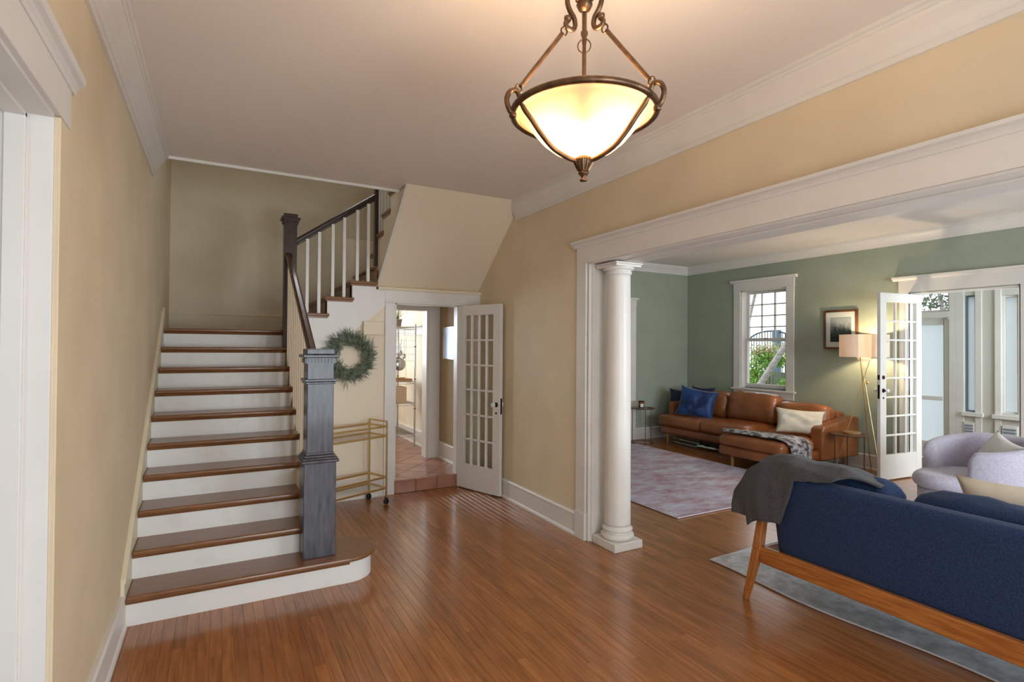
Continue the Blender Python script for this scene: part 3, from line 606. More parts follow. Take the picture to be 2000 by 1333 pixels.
# underside of the third flight: sloping soffit
def sof(y): return 2.226+(5.80-y)*(3.054-2.226)/1.0
mb = MB(); mb.prism([(5.80, 2.226), (4.40, sof(4.40)), (4.40, sof(4.40)+.12), (5.80, 2.40), (5.86, 2.40), (5.86, 2.2), (5.80, 2.2)], 1.515, XR, 'x'); struct(mb, 'wall_soffit', PALEC, 'sloping cream underside of the upper stair flight')
mb = MB(); mb.prism([(YB+.1, 2.2), (YB-.03, 2.2), (YB-.034, 2.21), (YB-.02, 2.228), (YB-.0, 2.236), (YB+.1, 2.23)], 1.5, XR, 'x'); struct(mb, 'trim_13', PALEC, 'small moulding along the foot of the sloping soffit')
# ------------------------------------------------------------------ staircase
st = thing('staircase', 'oak and white staircase with dark newel posts climbing from the hall to a landing', 'staircase', (.1, YR1, 0))
XSL, XSR = XL+.02, .60
def nosing(y, z, d=.03, t=.032):
    # profile of a tread's front edge in (depth, z): rounded nose plus a cove strip below
    return [(y+.006, z-t-.022), (y-.008, z-t-.018), (y-.012, z-t), (y-d+.006, z-t), (y-d, z-t+.006)] + [(y-d+.0*k, z-t/2+(t/2-.004)*math.sin(a)) if False else (y-d+.012-.012*math.cos(a), z-t/2+(t/2)*math.sin(a)) for k, a in enumerate((-.9, -.45, 0, .45, .9, 1.3))] + [(y-d+.014, z)]
for k in range(1, 11):
    y = YR1+RUN*(k-1); z = RISE*k
    x1 = XSR if k > 1 else XSR
    # riser
    if k == 1:
        pr = [(XSL, y), (.80, y)] + [(.80+.185*math.sin(a), y+.185-.185*math.cos(a)) for a in [PI/2*i/10 for i in range(1, 11)]] + [(.985, y+.25), (.90, y+.36), (.58, y+.36), (.58, y+.02), (XSL, y+.02)]
        mb = MB(); mb.prism(pr, 0, z-.03, 'z'); put(mb, 'riser', RISERW, st)
        d = .032; pr = [(XSL, y-d), (.80, y-d)] + [(.80+.215*math.sin(a), y+.183-.215*math.cos(a)) for a in [PI/2*i/12 for i in range(1, 13)]] + [(1.005, y+.26), (.91, y+.40), (.58, y+.40), (.58, y+RUN+.02), (XSL, y+RUN+.02)]
        mb = MB(); mb.prism(pr, z-.03, z, 'z'); put(mb, 'tread', OAKX, st, bevel=.011, seg=3)
        mb = MB(); mb.prism([(y, z-.052), (y-.012, z-.048), (y-.02, z-.03), (y, z-.03)], XSL, .80, 'x'); put(mb, 'cove_moulding', OAKX, st)
    else:
        mb = MB(); mb.box(XSL, XSR-.012, y, y+.02, RISE*(k-1), z-.03); put(mb, 'riser', RISERW, st)
        y2 = y+RUN+.02 if k < 10 else YS
        mb = MB()
        if k < 10: mb.box(XSL, XSR+.03, y-.032, y2, z-.03, z)
        else:
            mb.box(XSL-.02, .68, y-.032, y2, z-.03, z); mb.box(.68, X2, YB+.12, y2, z-.03, z)
        put(mb, 'tread' if k < 10 else 'landing', OAKX, st, bevel=.011, seg=3)
        mb = MB(); mb.prism([(y, z-.052), (y-.012, z-.048), (y-.02, z-.03), (y, z-.03)], XSL, XSR, 'x'); put(mb, 'cove_moulding', OAKX, st)
# wall stringer on the left
sl = RISE/RUN
def skz(y, off): return (y-YR1)*sl+RISE+off
mb = MB(); mb.prism([(YR1-.06, 0), (YR1+.25, 0), (5.96, 1.60), (6.08, 1.75), (6.08, 1.95), (5.955, skz(5.955, .13)), (YR1-.06, skz(YR1-.06, .13))], XL, XSL, 'x'); put(mb, 'wall_stringer', mat('stringer_cream_paint', srgb(226, 214, 186), .45), st, bevel=.004)
mb = MB(); mb.prism([(YR1-.06, skz(YR1-.06, .13)), (5.955, skz(5.955, .13)), (5.955, skz(5.955, .155)), (YR1-.06, skz(YR1-.06, .155))], XL, XSL+.006, 'x'); put(mb, 'stringer_cap', MATS['stringer_cream_paint'], st, bevel=.003)
# outer stringer of the lower flight (far side, towards the cart)
mb = MB(); pts = [(YR1+.36, 0), (5.83, 0), (5.83, 1.70)]
for k in range(10, 1, -1):
    y = YR1+RUN*(k-1); pts += [(y+.021, RISE*k-.05), (y+.021, RISE*(k-1)-.03)]
pts = pts[:-1]+[(YR1+.36, RISE-.03)]
mb.prism(pts, XSR+.04, XSR+.052, 'x'); put(mb, 'outer_stringer', WHITE, st)

# newel posts
def newel(cx, cy, z0, ztop, w, base=None, NEWEL=NEWEL):
    h = w/2; mb = MB(); mb.box(cx-h, cx+h, cy-h, cy+h, z0, ztop-.05); p = put(mb, 'newel_post', NEWEL, st, bevel=.004)
    if base:
        b, zb = base; mb = MB(); mb.box(cx-b, cx+b, cy-b, cy+b, z0, zb-.05); put(mb, 'base_block', NEWEL, p, bevel=.004)
        mb = MB()
        for (e, a, c_) in ((b+.016, zb-.05, zb-.03), (b+.008, zb-.03, zb-.016), (b-.004, zb-.016, zb), (b-.014, zb, zb+.018)): mb.box(cx-e, cx+e, cy-e, cy+e, a, c_)
        put(mb, 'base_moulding', NEWEL, p, bevel=.004)
        zm = zb+(ztop-zb)*.71
        mb = MB(); mb.box(cx-h-.018, cx+h+.018, cy-h-.018, cy+h+.018, zm, zm+.018); mb.box(cx-h-.01, cx+h+.01, cy-h-.01, cy+h+.01, zm-.016, zm); put(mb, 'collar_moulding', NEWEL, p, bevel=.004)
    dent = MB(); dz = ztop-.058
    dent.box(cx-h-.006, cx+h+.006, cy-h-.006, cy+h+.006, dz-.022, dz+.02)
    n = max(7, int(w/.02)); s_ = w/n
    for i in range(n):
        a = -h+(i+.2)*s_
        for (x0, x1, y0, y1) in ((cx+a, cx+a+s_*.6, cy-h-.014, cy-h-.006), (cx+a, cx+a+s_*.6, cy+h+.006, cy+h+.014), (cx-h-.014, cx-h-.006, cy+a, cy+a+s_*.6), (cx+h+.006, cx+h+.014, cy+a, cy+a+s_*.6)):
            dent.box(x0, x1, y0, y1, dz-.016, dz+.012)
    o = put(dent, 'dentil_band', NEWEL, p); o['kind'] = 'stuff'
    mb = MB(); e = h+.03; mb.box(cx-e, cx+e, cy-e, cy+e, ztop-.04, ztop-.018); e = h+.005; mb.box(cx-e, cx+e, cy-e, cy+e, ztop-.018, ztop+.02); put(mb, 'cap', NEWEL, p, bevel=.005)
    return p
newel(.618, 3.905, RISE, 1.555, .172, base=(.104, .86))
newel(.630, 5.80, 1.57, 2.885, .118, None, NEWELD)
newel(1.512, 5.83, 2.46, 3.75, .066, None, NEWELD)
mb = MB(); mb.box(.556, .70, 5.742, 5.86, 1.745, 1.762); put(mb, 'newel_collar', OAKX, st, bevel=.003)

# handrails
def rail(p0, p1, mt, wdt=.062):
    a, b = Vector(p0), Vector(p1); t = (b-a).normalized(); s = t.cross(Vector((0, 0, 1))).normalized(); u = s.cross(t)
    prof = [(-.021, -.032), (.021, -.032), (.023, -.012), (.030, -.004), (.032, .01), (.027, .024), (.012, .032), (-.012, .032), (-.027, .024), (-.032, .01), (-.030, -.004), (-.023, -.012)]
    vs = [a+s*x+u*z for x, z in prof]+[b+s*x+u*z for x, z in prof]; n = len(prof)
    mb = MB(); mb.add(vs, [(i, (i+1) % n, n+(i+1) % n, n+i) for i in range(n)]+[tuple(range(n)), tuple(range(2*n-1, n-1, -1))]); return put(mb, 'handrail', mt, st)
R1a, R1b = Vector((.60, 3.975, 1.475)), Vector((.615, 5.745, 2.485))
rail(R1a, R1b, RAILM)
R2a, R2b = Vector((.688, 5.80, 2.635)), Vector((1.485, 5.815, 3.205))
rail(R2a, R2b, NEWELD)
def zrail(y): t = (y-R1a.y)/(R1b.y-R1a.y); return R1a.z+(R1b.z-R1a.z)*t-.035
for k in range(2, 10):
    y = YR1+RUN*(k-1)
    for dy in (.05, .174):
        yy = y+dy
        if yy < 4.02 or yy > 5.72: continue
        mb = MB(); mb.box(XSR-.004, XSR+.024, yy-.014, yy+.014, RISE*k, zrail(yy)); put(mb, 'baluster', PALEC, st)
def zrail2(x): t = (x-R2a.x)/(R2b.x-R2a.x); return R2a.z+(R2b.z-R2a.z)*t-.035
# second flight, climbing to the right
for j in range(4):
    x = X2+RUN*j; z = 1.75+RISE*(j+1)
    mb = MB(); mb.box(x, x+.02, YB+.03, YS, z-RISE, z-.03); put(mb, 'riser', OAKY if j else RISERW, st)
    mb = MB()
    if j < 3: mb.box(x-.03, x+RUN+.02, YB-.03, YS, z-.03, z)
    else: mb.box(x-.03, XR, YB+.11, YS, z-.03, z)
    put(mb, 'tread' if j < 3 else 'landing', OAKY, st, bevel=.010, seg=3)
    if j < 3:
        mb = MB(); mb.prism([(x-.012, z-.03), (x+RUN+.012, z-.03), (x+RUN, z-.05), (x, z-.05)], YB-.016, YB+.02, 'y'); put(mb, 'return_moulding', OAKY, st)
        mb = MB(); mb.prism([(x, z-.05), (x-.012, z-.046), (x-.018, z-.03), (x, z-.03)], YB, YS, 'y'); put(mb, 'cove_moulding', OAKY, st)
        for dx in (.058, .172):
            xx = x+dx; mb = MB(); mb.box(xx-.015, xx+.015, YB+.028, YB+.058, z, zrail2(xx)); put(mb, 'baluster', WHITE, st)
# white outer stringer of the second flight
pr = [(.655, 1.27), (1.575, 2.02), (1.575, 2.2), (1.49, 2.2), (1.477, 2.242), (1.229, 2.242), (1.229, 2.045), (1.229, 2.045), (.981, 2.045), (.981, 1.87), (X2, 1.87), (X2, 1.70), (.655, 1.70)]
pr = [(.655, 1.27), (1.575, 2.02), (1.575, 2.195), (1.477, 2.195), (1.477, 2.225), (1.229, 2.225), (1.229, 2.05), (.981, 2.05), (.981, 1.875), (X2, 1.875), (X2, 1.70), (.655, 1.70)]
mb = MB(); mb.prism(pr, YB-.012, YB, 'y'); put(mb, 'outer_stringer', WHITE, st)
# third flight, climbing back towards the hall above the soffit
side = []
for i in range(5):
    yn = 6.08-RUN*i; z = 2.45+RISE*(i+1)
    mb = MB(); mb.box(1.49, XR, yn-RUN-.02, yn+.03, z-.03, z); put(mb, 'tread', OAKX, st, bevel=.010, seg=3)
    mb = MB(); mb.box(1.53, XR, yn-.02, yn, z-RISE, z-.03); put(mb, 'riser', RISERW, st)
    mb = MB(); mb.prism([(yn+.012, z-.03), (yn-RUN-.012, z-.03), (yn-RUN, z-.05), (yn, z-.05)], 1.50, 1.53, 'x'); put(mb, 'return_moulding', OAKX, st)
    side += [(yn, z-RISE-.03), (yn, z-.03)]
pr = [(6.08, 2.42)] + side + [(6.08-RUN*5, 2.45+RISE*5-.03), (4.60, sof(4.60)), (5.80, 2.228), (5.86, 2.228)]
mb = MB(); mb.prism(pr, 1.512, 1.53, 'x'); put(mb, 'upper_stringer', PALEC, st)
mb = MB(); mb.prism([(5.80, 2.222), (4.66, sof(4.66)-.004), (4.66, sof(4.66)+.03), (5.80, 2.256)], 1.497, 1.518, 'x'); put(mb, 'soffit_edge_bead', WHITE, st)
for i in range(1, 3):
    for dy in (.06, .18):
        yn = 6.08-RUN*i-dy+.03; z = 2.45+RISE*(i+1); mb = MB(); mb.box(1.515, 1.545, yn-.014, yn+.014, z, z+.85)
        put(mb, 'baluster', WHITE, st)

# ------------------------------------------------------------------ pendant lamp
PC = Vector((1.09, 1.495, 2.395))
pl = thing('pendant_lamp', 'bronze pendant lamp with a glowing amber glass bowl hanging from the hall ceiling', 'lamp', (PC.x, PC.y, PC.z))
bowl = [(.232, .0), (.234, -.004), (.215, -.014), (.190, -.034), (.168, -.06), (.142, -.09), (.105, -.12), (.060, -.141), (.015, -.15)]
mb = MB(); mb.lathe(bowl, 56, close=False); me = mb.mesh('bowl')
bm = bmesh.new(); bm.from_mesh(me); bmesh.ops.delete(bm, geom=[f for f in bm.faces if len(f.verts) > 4 and f.calc_center_median().z > -.1], context='FACES_ONLY'); bm.to_mesh(me); bm.free()
put(me, 'glass_bowl', ALAB, pl, local=True, smooth=True)
mb = MB(); mb.tube([(.243*math.cos(a), .243*math.sin(a), 0) for a in [2*PI*i/64 for i in range(65)]], .011, 10, caps=False); put(mb, 'rim_ring', BRONZE, pl, local=True, smooth=True)
a0 = math.atan2(PC.y, PC.x)
def pol(r, a, z): return (r*math.cos(a), r*math.sin(a), z)
def bez(P, n=10):
    out = []
    for k in range(len(P)-1):
        p0 = Vector(P[max(k-1, 0)]); p1 = Vector(P[k]); p2 = Vector(P[k+1]); p3 = Vector(P[min(k+2, len(P)-1)])
        for i in range(n):
            t = i/n; out.append(.5*((2*p1)+(p2-p0)*t+(2*p0-5*p1+4*p2-p3)*t*t+(3*p1-p0-3*p2+p3)*t**3))
    out.append(Vector(P[-1])); return out
for k in range(3):
    a = a0+k*2*PI/3
    P = [pol(r, a, z) for r, z in ((.262, -.045), (.276, -.03), (.284, .0), (.272, .028), (.250, .034), (.238, .014), (.224, -.018), (.196, -.05), (.160, -.093), (.115, -.134), (.058, -.158), (.02, -.163))]
    mb = MB(); mb.tube(bez(P, 5), .0085, 8); s = put(mb, 'strap', BRONZE, pl, local=True, smooth=True)
    mb = MB(); mb.lathe([(0, -.012), (.012, -.006), (.012, .006), (0, .012)], 10, c=pol(.262, a, -.048)); put(mb, 'scroll_tip', BRONZE, s, local=True, smooth=True)
    mb = MB(); mb.tube([pol(.236, a, .05), pol(.085, a, .259)], .0075, 8); rd = put(mb, 'support_rod', BRONZE, pl, local=True)
    for (rr, zz) in ((.243, .042), (.078, .268)):
        ctr = Vector(pol(rr, a, zz)); mb = MB(); tg = Vector((math.cos(a), math.sin(a), 0)); mb.tube([ctr+tg*(.011*math.cos(q))+Vector((0, 0, .014*math.sin(q))) for q in [2*PI*i/14 for i in range(15)]], .003, 6, caps=False); put(mb, 'link', BRONZE, rd, local=True, smooth=True)
    P = [pol(r, a, z) for r, z in ((.062, .309), (.072, .296), (.066, .282), (.046, .280), (.036, .296), (.040, .320), (.056, .342), (.066, .369), (.062, .396), (.045, .410), (.028, .400), (.026, .382))]
    mb = MB(); mb.tube(bez(P, 5), [.0085]*56, 8) if False else mb.tube(bez(P, 5), .0085, 8); sc = put(mb, 'scroll', BRONZE, pl, local=True, smooth=True)
    mb = MB(); mb.lathe([(0, -.012), (.012, -.006), (.013, .006), (0, .013)], 10, c=pol(.064, a, .314)); put(mb, 'scroll_tip', BRONZE, sc, local=True, smooth=True)
mb = MB(); mb.tube([(0, 0, -.16), (0, 0, .37)], .0065, 10); put(mb, 'stem', BRONZE, pl, local=True)
fin = [(r_, z_+.046) for r_, z_ in ((0, -.276), (.012, -.275), (.013, -.271), (.007, -.267), (.009, -.259), (.016, -.252), (.019, -.248), (.012, -.245), (.018, -.236), (.030, -.214), (.034, -.203), (.028, -.196), (.012, -.186), (0, -.186))]
mb = MB(); mb.lathe(fin, 24); fo = put(mb, 'finial', BRONZE, pl, local=True, smooth=True)
mb = MB()
for i in range(14):
    q = 2*PI*i/14; mb.tube([pol(.017, q, -.194), pol(.027, q, -.176), pol(.034, q, -.161)], .0028, 5)
o = put(mb, 'fluting', BRONZE, fo, local=True); o['kind'] = 'stuff'
mb = MB(); mb.lathe([(0, .349), (.008, .352), (.02, .359), (.028, .376), (.022, .394), (.012, .406), (.016, .419), (.010, .434), (.010, .64), (.06, .655), (.07, .67), (.07, .685), (0, .685)], 24); put(mb, 'hub_and_canopy', BRONZE, pl, local=True, smooth=True)
mb = MB(); mb.tube([(.022*math.cos(q)+.0, .0, .235+.024*math.sin(q)) for q in [2*PI*i/20 for i in range(21)]], .0022, 6, caps=False, M=Matrix.Rotation(a0+PI/2, 4, 'Z')); put(mb, 'pull_ring', BRONZE, pl, local=True, smooth=True)
for k in range(3):
    a = a0+PI/3+k*2*PI/3
    mb = MB(); mb.lathe([(0, -.05), (.018, -.045), (.028, -.02), (.024, .01), (.012, .03), (0, .032)], 12, c=pol(.075, a, -.022)); bl = put(mb, 'bulb', mat('warm_bulb_%d' % k, srgb(255, 240, 210), .4, emit=(1, .8, .52, 1), estr=10), pl, local=True, smooth=True)
    d = bpy.data.lights.new('bulb_light', 'POINT'); d.energy = 15; d.color = (1, .72, .44); d.shadow_soft_size = .03
    o = bpy.data.objects.new('bulb_light', d); COL.objects.link(o); o.parent = pl; o.location = pol(.05, a, -.045)

# ------------------------------------------------------------------ wreath, chime box
WC = ony(683, 697, YB-.03)
wr = thing('wreath', 'green lavender wreath hanging on the wall under the stairs', 'wreath', tuple(WC))
mb = MB(); mb.tube([(.165*math.cos(a), .0, .165*math.sin(a)) for a in [2*PI*i/32 for i in range(33)]], .02, 6, caps=False); put(mb, 'twig_ring', TWIG, wr, local=True)
mb = MB(); rnd = random.Random(3)
for i in range(2300):
    a = rnd.uniform(0, 2*PI); rr = .165+rnd.gauss(0, .03); th = a+rnd.gauss(.7, .6)
    p = Vector((rr*math.cos(a), -.012+rnd.gauss(-.012, .014), rr*math.sin(a)))
    d = Vector((math.cos(th), rnd.uniform(-.55, .1), math.sin(th))).normalized(); L_ = rnd.uniform(.04, .085) if i % 7 else rnd.uniform(.09, .14)
    sd = d.cross(Vector((rnd.uniform(-.6, .6), 1, rnd.uniform(-.6, .6)))).normalized()*rnd.uniform(.0025, .005)
    e = p+d*L_
    if e.y > .02: e.y = .02
    mb.add([p, p+d*L_*.45+sd, e, p+d*L_*.45-sd], [(0, 1, 2, 3)])
o = put(mb, 'foliage', SAGE, wr, local=True); o['kind'] = 'stuff'
mb = MB(); q0, q1 = ony(709, 628, YB-.02), ony(750, 655, YB-.02); mb.box(q0.x, q1.x-.005, YB-.05, YB, q1.z, q0.z)
tag(put(mb, 'chime_box', PALEC, bevel=.006), 'plain cream rectangular chime box beside the kitchen door casing', 'box')

# ------------------------------------------------------------------ brass bar cart
A = Vector((1.515, 5.395)); Bk = Vector((1.405, 5.655)); dw = (Bk-A).normalized(); dl = Vector((-dw.y, dw.x)); LN = .74; WD = (Bk-A).length
ct = thing('bar_cart', 'brass bar cart with two glass shelves behind the newel post', 'cart', (A.x, A.y, 0), math.atan2(dl.y, dl.x))
# local x along the length (to the left), local y negative towards the wall
sgn = -1
def bar(mb, p, q, r=.0085): mb.tube([p, q], r, 4)
for (lx, ly) in ((0, 0), (0, sgn*WD), (LN, 0), (LN, sgn*WD)):
    mb = MB(); mb.box(lx-.008, lx+.008, ly-.008, ly+.008, .07, .785 if lx else .835); put(mb, 'post', BRASS, ct, local=True, bevel=.002)
    mb = MB(); mb.lathe([(0, -.014), (.024, -.014), (.028, -.008), (.028, .008), (.024, .014), (0, .014)], 16, M=Matrix.Translation((lx, ly, .029)) @ Matrix.Rotation(PI/2, 4, 'X')); cs = put(mb, 'caster', BLACK, ct, local=True, smooth=True)
    mb = MB(); mb.box(lx-.006, lx+.006, ly-.02, ly-.016, .02, .07).box(lx-.006, lx+.006, ly+.016, ly+.02, .02, .07).box(lx-.006, lx+.006, ly-.02, ly+.02, .066, .072); put(mb, 'caster_fork', DARKM, cs, local=True)
for (z, nm) in ((.785, 'gallery_rail'), (.69, 'upper_shelf_frame'), (.275, 'lower_gallery_rail'), (.165, 'lower_shelf_frame')):
    mb = MB(); e = .007
    for (x0, x1, y0, y1) in ((-.008, LN+.008, -e, e), (-.008, LN+.008, sgn*WD-e, sgn*WD+e), (-e, e, sgn*WD, 0), (LN-e, LN+e, sgn*WD, 0)): mb.box(x0, x1, y0, y1, z-.01, z+.01)
    put(mb, nm, BRASS, ct, local=True, bevel=.002)
for z in (.69, .165):
    mb = MB(); mb.box(.01, LN-.01, sgn*WD+.01, -.01, z-.004, z+.004); put(mb, 'glass_shelf', GLASS, ct, local=True)
mb = MB(); mb.box(-.008, .008, sgn*WD, 0, .827, .843); put(mb, 'push_handle', BRASS, ct, local=True, bevel=.002)

# ------------------------------------------------------------------ kitchen passage things
q = [onx(868, 640, 2.575), onx(868, 701, 2.575), onx(897, 640, 2.575)]
pc = thing('framed_picture', 'silvery framed picture on the tan kitchen passage wall', 'picture', (2.575, q[0].y-.2, q[1].z))
za, zb, ya = q[1].z, q[0].z, q[0].y
mb = MB(); mb.box(2.555, 2.58, ya-.42, ya-.40, za, zb).box(2.555, 2.58, ya-.02, ya, za, zb).box(2.555, 2.58, ya-.4, ya-.02, zb-.02, zb).box(2.555, 2.58, ya-.4, ya-.02, za, za+.02); put(mb, 'frame', CHROME, pc)
mb = MB(); mb.box(2.564, 2.575, ya-.40, ya-.02, za+.02, zb-.02); put(mb, 'print', MIRR, pc)
rk = thing('wire_rack', 'chrome wire shelving rack in the kitchen holding pans and boxes', 'rack', (2.42, 7.95, ZK))
RX0, RX1, RY0, RY1, RZ = 2.22, 2.53, 7.56, 8.40, 1.92
for (a, b) in ((RX1, RY0), (RX0, RY0), (RX0, RY1), (RX1, RY1)):
    mb = MB(); mb.tube([(a, b, ZK), (a, b, RZ)], .0125, 10); p = put(mb, 'post', STEEL, rk)
    mb = MB()
    for zz in (.55, .98, 1.45): mb.tube([(a, b, ZK+zz-.006), (a, b, ZK+zz+.006)], .015, 10)
    put(mb, 'ferrule', DARKM, p)
for zz in (.32, .77, 1.08, RZ-.05):
    mb = MB(); mb.tube([(RX0, RY0, zz), (RX1, RY0, zz), (RX1, RY1, zz), (RX0, RY1, zz), (RX0, RY0, zz)], .005, 6); mb.tube([(RX0, RY0, zz-.03), (RX1, RY0, zz-.03), (RX1, RY1, zz-.03), (RX0, RY1, zz-.03), (RX0, RY0, zz-.03)], .004, 6)
    for k in range(1, 28): y = RY0+(RY1-RY0)*k/28; mb.tube([(RX0, y, zz), (RX1, y, zz)], .0022, 5)
    put(mb, 'wire_shelf', STEEL, rk)
mb = MB()
for k in range(1, 9): x = RX0+(RX1-RX0)*k/9; mb.tube([(x, RY0, 1.38), (x, RY0, RZ-.05)], .002, 5)
for k in range(6): mb.tube([(RX0, RY0, 1.38+.1*k), (RX1, RY0, 1.38+.1*k)], .002, 5)
put(mb, 'side_grid', STEEL, rk)
def at_rack(px, py, y=RY0-.075): return ony(px, py, y)
p = at_rack(781, 712); pn = thing('frying_pan', 'round steel frying pan hanging from the kitchen wire rack', 'pan', (p.x, p.y, p.z))
Mx = Matrix.Rotation(PI/2, 4, 'X')
mb = MB(); mb.lathe([(0, 0), (.07, 0), (.088, -.02), (.092, -.022), (.076, -.006), (0, -.006)], 28, M=Mx); put(mb, 'pan_body', STEEL, pn, local=True, smooth=True)
mb = MB(); mb.box(-.009, .009, -.004, .006, .088, .30); put(mb, 'handle', STEEL, pn, local=True, bevel=.003)
for i, (px, py, ln) in enumerate(((789, 668, .26), (783, 664, .22), (777, 668, .25))):
    p = at_rack(px, py+14, RY0-.022-.004*i); sp = thing('steel_utensil', ('slotted steel spoon hanging nearest the rack post', 'long steel ladle hanging second from the rack post', 'wide steel spatula hanging third from the rack post')[i], 'utensil', tuple(p), group='hanging utensils on the kitchen rack')
    mb = MB(); mb.tube([(0, 0, ln/2), (.004, 0, 0), (0, 0, -ln*.3)], .0045, 6); put(mb, 'handle', STEEL, sp, local=True)
    mb = MB(); mb.lathe([(0, -.006), (.02, -.003), (.026, 0), (.02, .003), (0, .005)], 14, M=Matrix.Translation((0, 0, -ln*.4)) @ Matrix.Rotation(PI/2, 4, 'X') @ Matrix.Diagonal((1, 1.5, 1, 1))); put(mb, 'head', STEEL, sp, local=True, smooth=True)
mb = MB(); y0 = RY0+.02; a, b = ony(776, 800, y0), ony(794, 800, y0); zb2 = .775
bx_ = thing('wooden_box', 'pale wooden box on the middle shelf of the wire rack', 'box', (b.x-.12, y0+.15, zb2))
mb = MB(); mb.box(b.x-.2, b.x, y0, y0+.3, zb2, zb2+.23); put(mb, 'carton', CARD, bx_, bevel=.004)
for k in range(4): mb = MB(); mb.box(b.x-.19, b.x-.03, y0-.003, y0, zb2+.03+.05*k, zb2+.055+.05*k) if False else mb.box(b.x-.203, b.x-.2, y0+.03, y0+.27, zb2+.03+.05*k, zb2+.06+.05*k); put(mb, 'slot', DARKM, bx_)
tr_ = thing('serving_tray', 'flat wooden tray on the upper shelf of the wire rack', 'tray', (2.36, 7.8, 1.085))
mb = MB(); mb.box(2.24, 2.51, 7.62, 8.0, 1.085, 1.093); put(mb, 'base', CARD, tr_)
mb = MB(); mb.box(2.24, 2.51, 7.62, 7.632, 1.093, 1.12).box(2.24, 2.51, 7.988, 8.0, 1.093, 1.12).box(2.24, 2.252, 7.632, 7.988, 1.093, 1.12).box(2.498, 2.51, 7.632, 7.988, 1.093, 1.12); put(mb, 'rim', LEGW, tr_)
pp = thing('potted_plant', 'spider plant in a small pot on top of the wire rack', 'plant', (2.31, 7.72, RZ-.045))
mb = MB(); mb.lathe([(0, 0), (.05, 0), (.065, .1), (.07, .1), (.07, .115), (.06, .115), (.058, .1), (0, .1)], 20); put(mb, 'pot', POTM, pp, local=True, smooth=True)
rnd = random.Random(5)
for k in range(16):
    a = 2*PI*k/16+rnd.uniform(-.2, .2); L_ = rnd.uniform(.14, .26); rise = rnd.uniform(.04, .2); pts = [(math.cos(a)*L_*t, math.sin(a)*L_*t, .1+rise*math.sin(t*2.6)*1.3+(-.05*t*t)) for t in [i/8 for i in range(9)]]
    mb = MB(); mb.tube(pts, [.007*(1-.9*i/8) for i in range(9)], 5, flat=.4); put(mb, 'leaf', GREENL, pp, local=True)
mb = MB(); mb.tube([(-.03, 0, .1), (-.035, 0, .3), (-.03, 0, .42)], [.008, .006, .001], 5, flat=.4); put(mb, 'leaf', GREENL, pp, local=True)
# ------------------------------------------------------------------ leather sofa
def face(nx, ny): return math.atan2(nx, -ny)
def pose(c, n, lean=0.0, spin=0.0): return Matrix.Translation(Vector(c)) @ Matrix.Rotation(face(*n), 4, 'Z') @ Matrix.Rotation(-lean, 4, 'X') @ Matrix.Rotation(spin, 4, 'Y')
so = thing('leather_sofa', 'cognac leather sofa with a chaise along the green window wall', 'sofa', (7.1, 5.5, 0))
put(rbox_mesh('base_frame', 6.63, 7.58, 4.20, 6.87, .155, .29, .04, cuts=10, nz=.004), 'base_frame', LEATH, so)
put(rbox_mesh('chaise_base', 6.03, 6.72, 4.18, 5.14, .155, .29, .04, cuts=10, nz=.004), 'chaise_base', LEATH, so)
put(rbox_mesh('seat_cushion', 6.585, 7.42, 5.985, 6.885, .288, .465, .06, puff=.02, cuts=14, nz=.008), 'seat_cushion', LEATH, so)
put(rbox_mesh('seat_cushion', 6.585, 7.42, 5.125, 5.98, .288, .470, .06, puff=.025, cuts=14, nz=.01, seed=2), 'seat_cushion', LEATH, so)
me = rbox_mesh('chaise_cushion', 6.0, 7.36, 4.17, 5.12, .288, .435, .06, puff=.025, cuts=20, nz=.012, seed=4)
for v in me.vertices:
    t = min(1, max(0, (v.co.x-6.66)/.16)); t = t*t*(3-2*t); lim = 4.175+.165*t
    if v.co.y < 4.75: v.co.y = 4.75-(4.75-v.co.y)*(4.75-lim)/(4.75-4.17)
put(me, 'chaise_cushion', LEATH, so)
put(rbox_mesh('arm', 6.84, 7.60, 6.78, 6.89, .17, .68, .035, cuts=8, nz=.004), 'arm', LEATH, so)
mb = MB(); mb.prism([(6.80, .16), (7.62, .16), (7.62, .69), (7.5, .69), (6.86, .60), (6.80, .57)], 4.15, 4.33, 'y'); put(mb, 'arm', LEATH, so, bevel=.03, seg=4, smooth=False)
put(rbox_mesh('back_frame', 7.44, 7.62, 4.33, 6.87, .17, .74, .04, cuts=10, nz=.004), 'back_frame', LEATH, so)
def back_cushion(y0, y1, z1, seed, name='back_cushion'):
    me = rbox_mesh(name, -.12, .12, -(y1-y0)/2, (y1-y0)/2, 0, z1-.45, .085, cuts=16, puff=.0, nz=.022, nscale=7, seed=seed)
    for v in me.vertices:
        u = v.co.y/((y1-y0)/2); t = v.co.z/(z1-.45); b = max(0, 1-u**4)*max(0, 1-(2*t-1)**4); v.co.x += math.copysign(.045, v.co.x)*b
        v.co.z -= .035*abs(u)**5*t
    me.transform(Matrix.Translation((7.27, (y0+y1)/2, .45)) @ Matrix.Rotation(.16, 4, 'Y')); return put(me, 'back_cushion', LEATH, so)
back_cushion(5.97, 6.77, .90, 1); back_cushion(5.11, 5.96, .925, 2); back_cushion(4.34, 5.10, .84, 3)
for (x, y) in ((6.67, 6.72), (7.5, 6.75), (6.14, 4.99), (6.14, 4.34), (7.5, 4.28), (6.74, 5.5)):
    mb = MB(); mb.tube([(x, y, 0), (x, y, .165)], [.016, .024], 12); put(mb, 'leg', LEGW, so)
def cushion(name, label, cat, group, c, n, W, H, T, m, lean=.2, spin=0.0, seed=0, wr=.012):
    o = put(pillow_mesh(name, W, H, T, pose(c, n, lean, spin), seed=seed, wr=wr), name, m); return tag(o, label, cat, group)
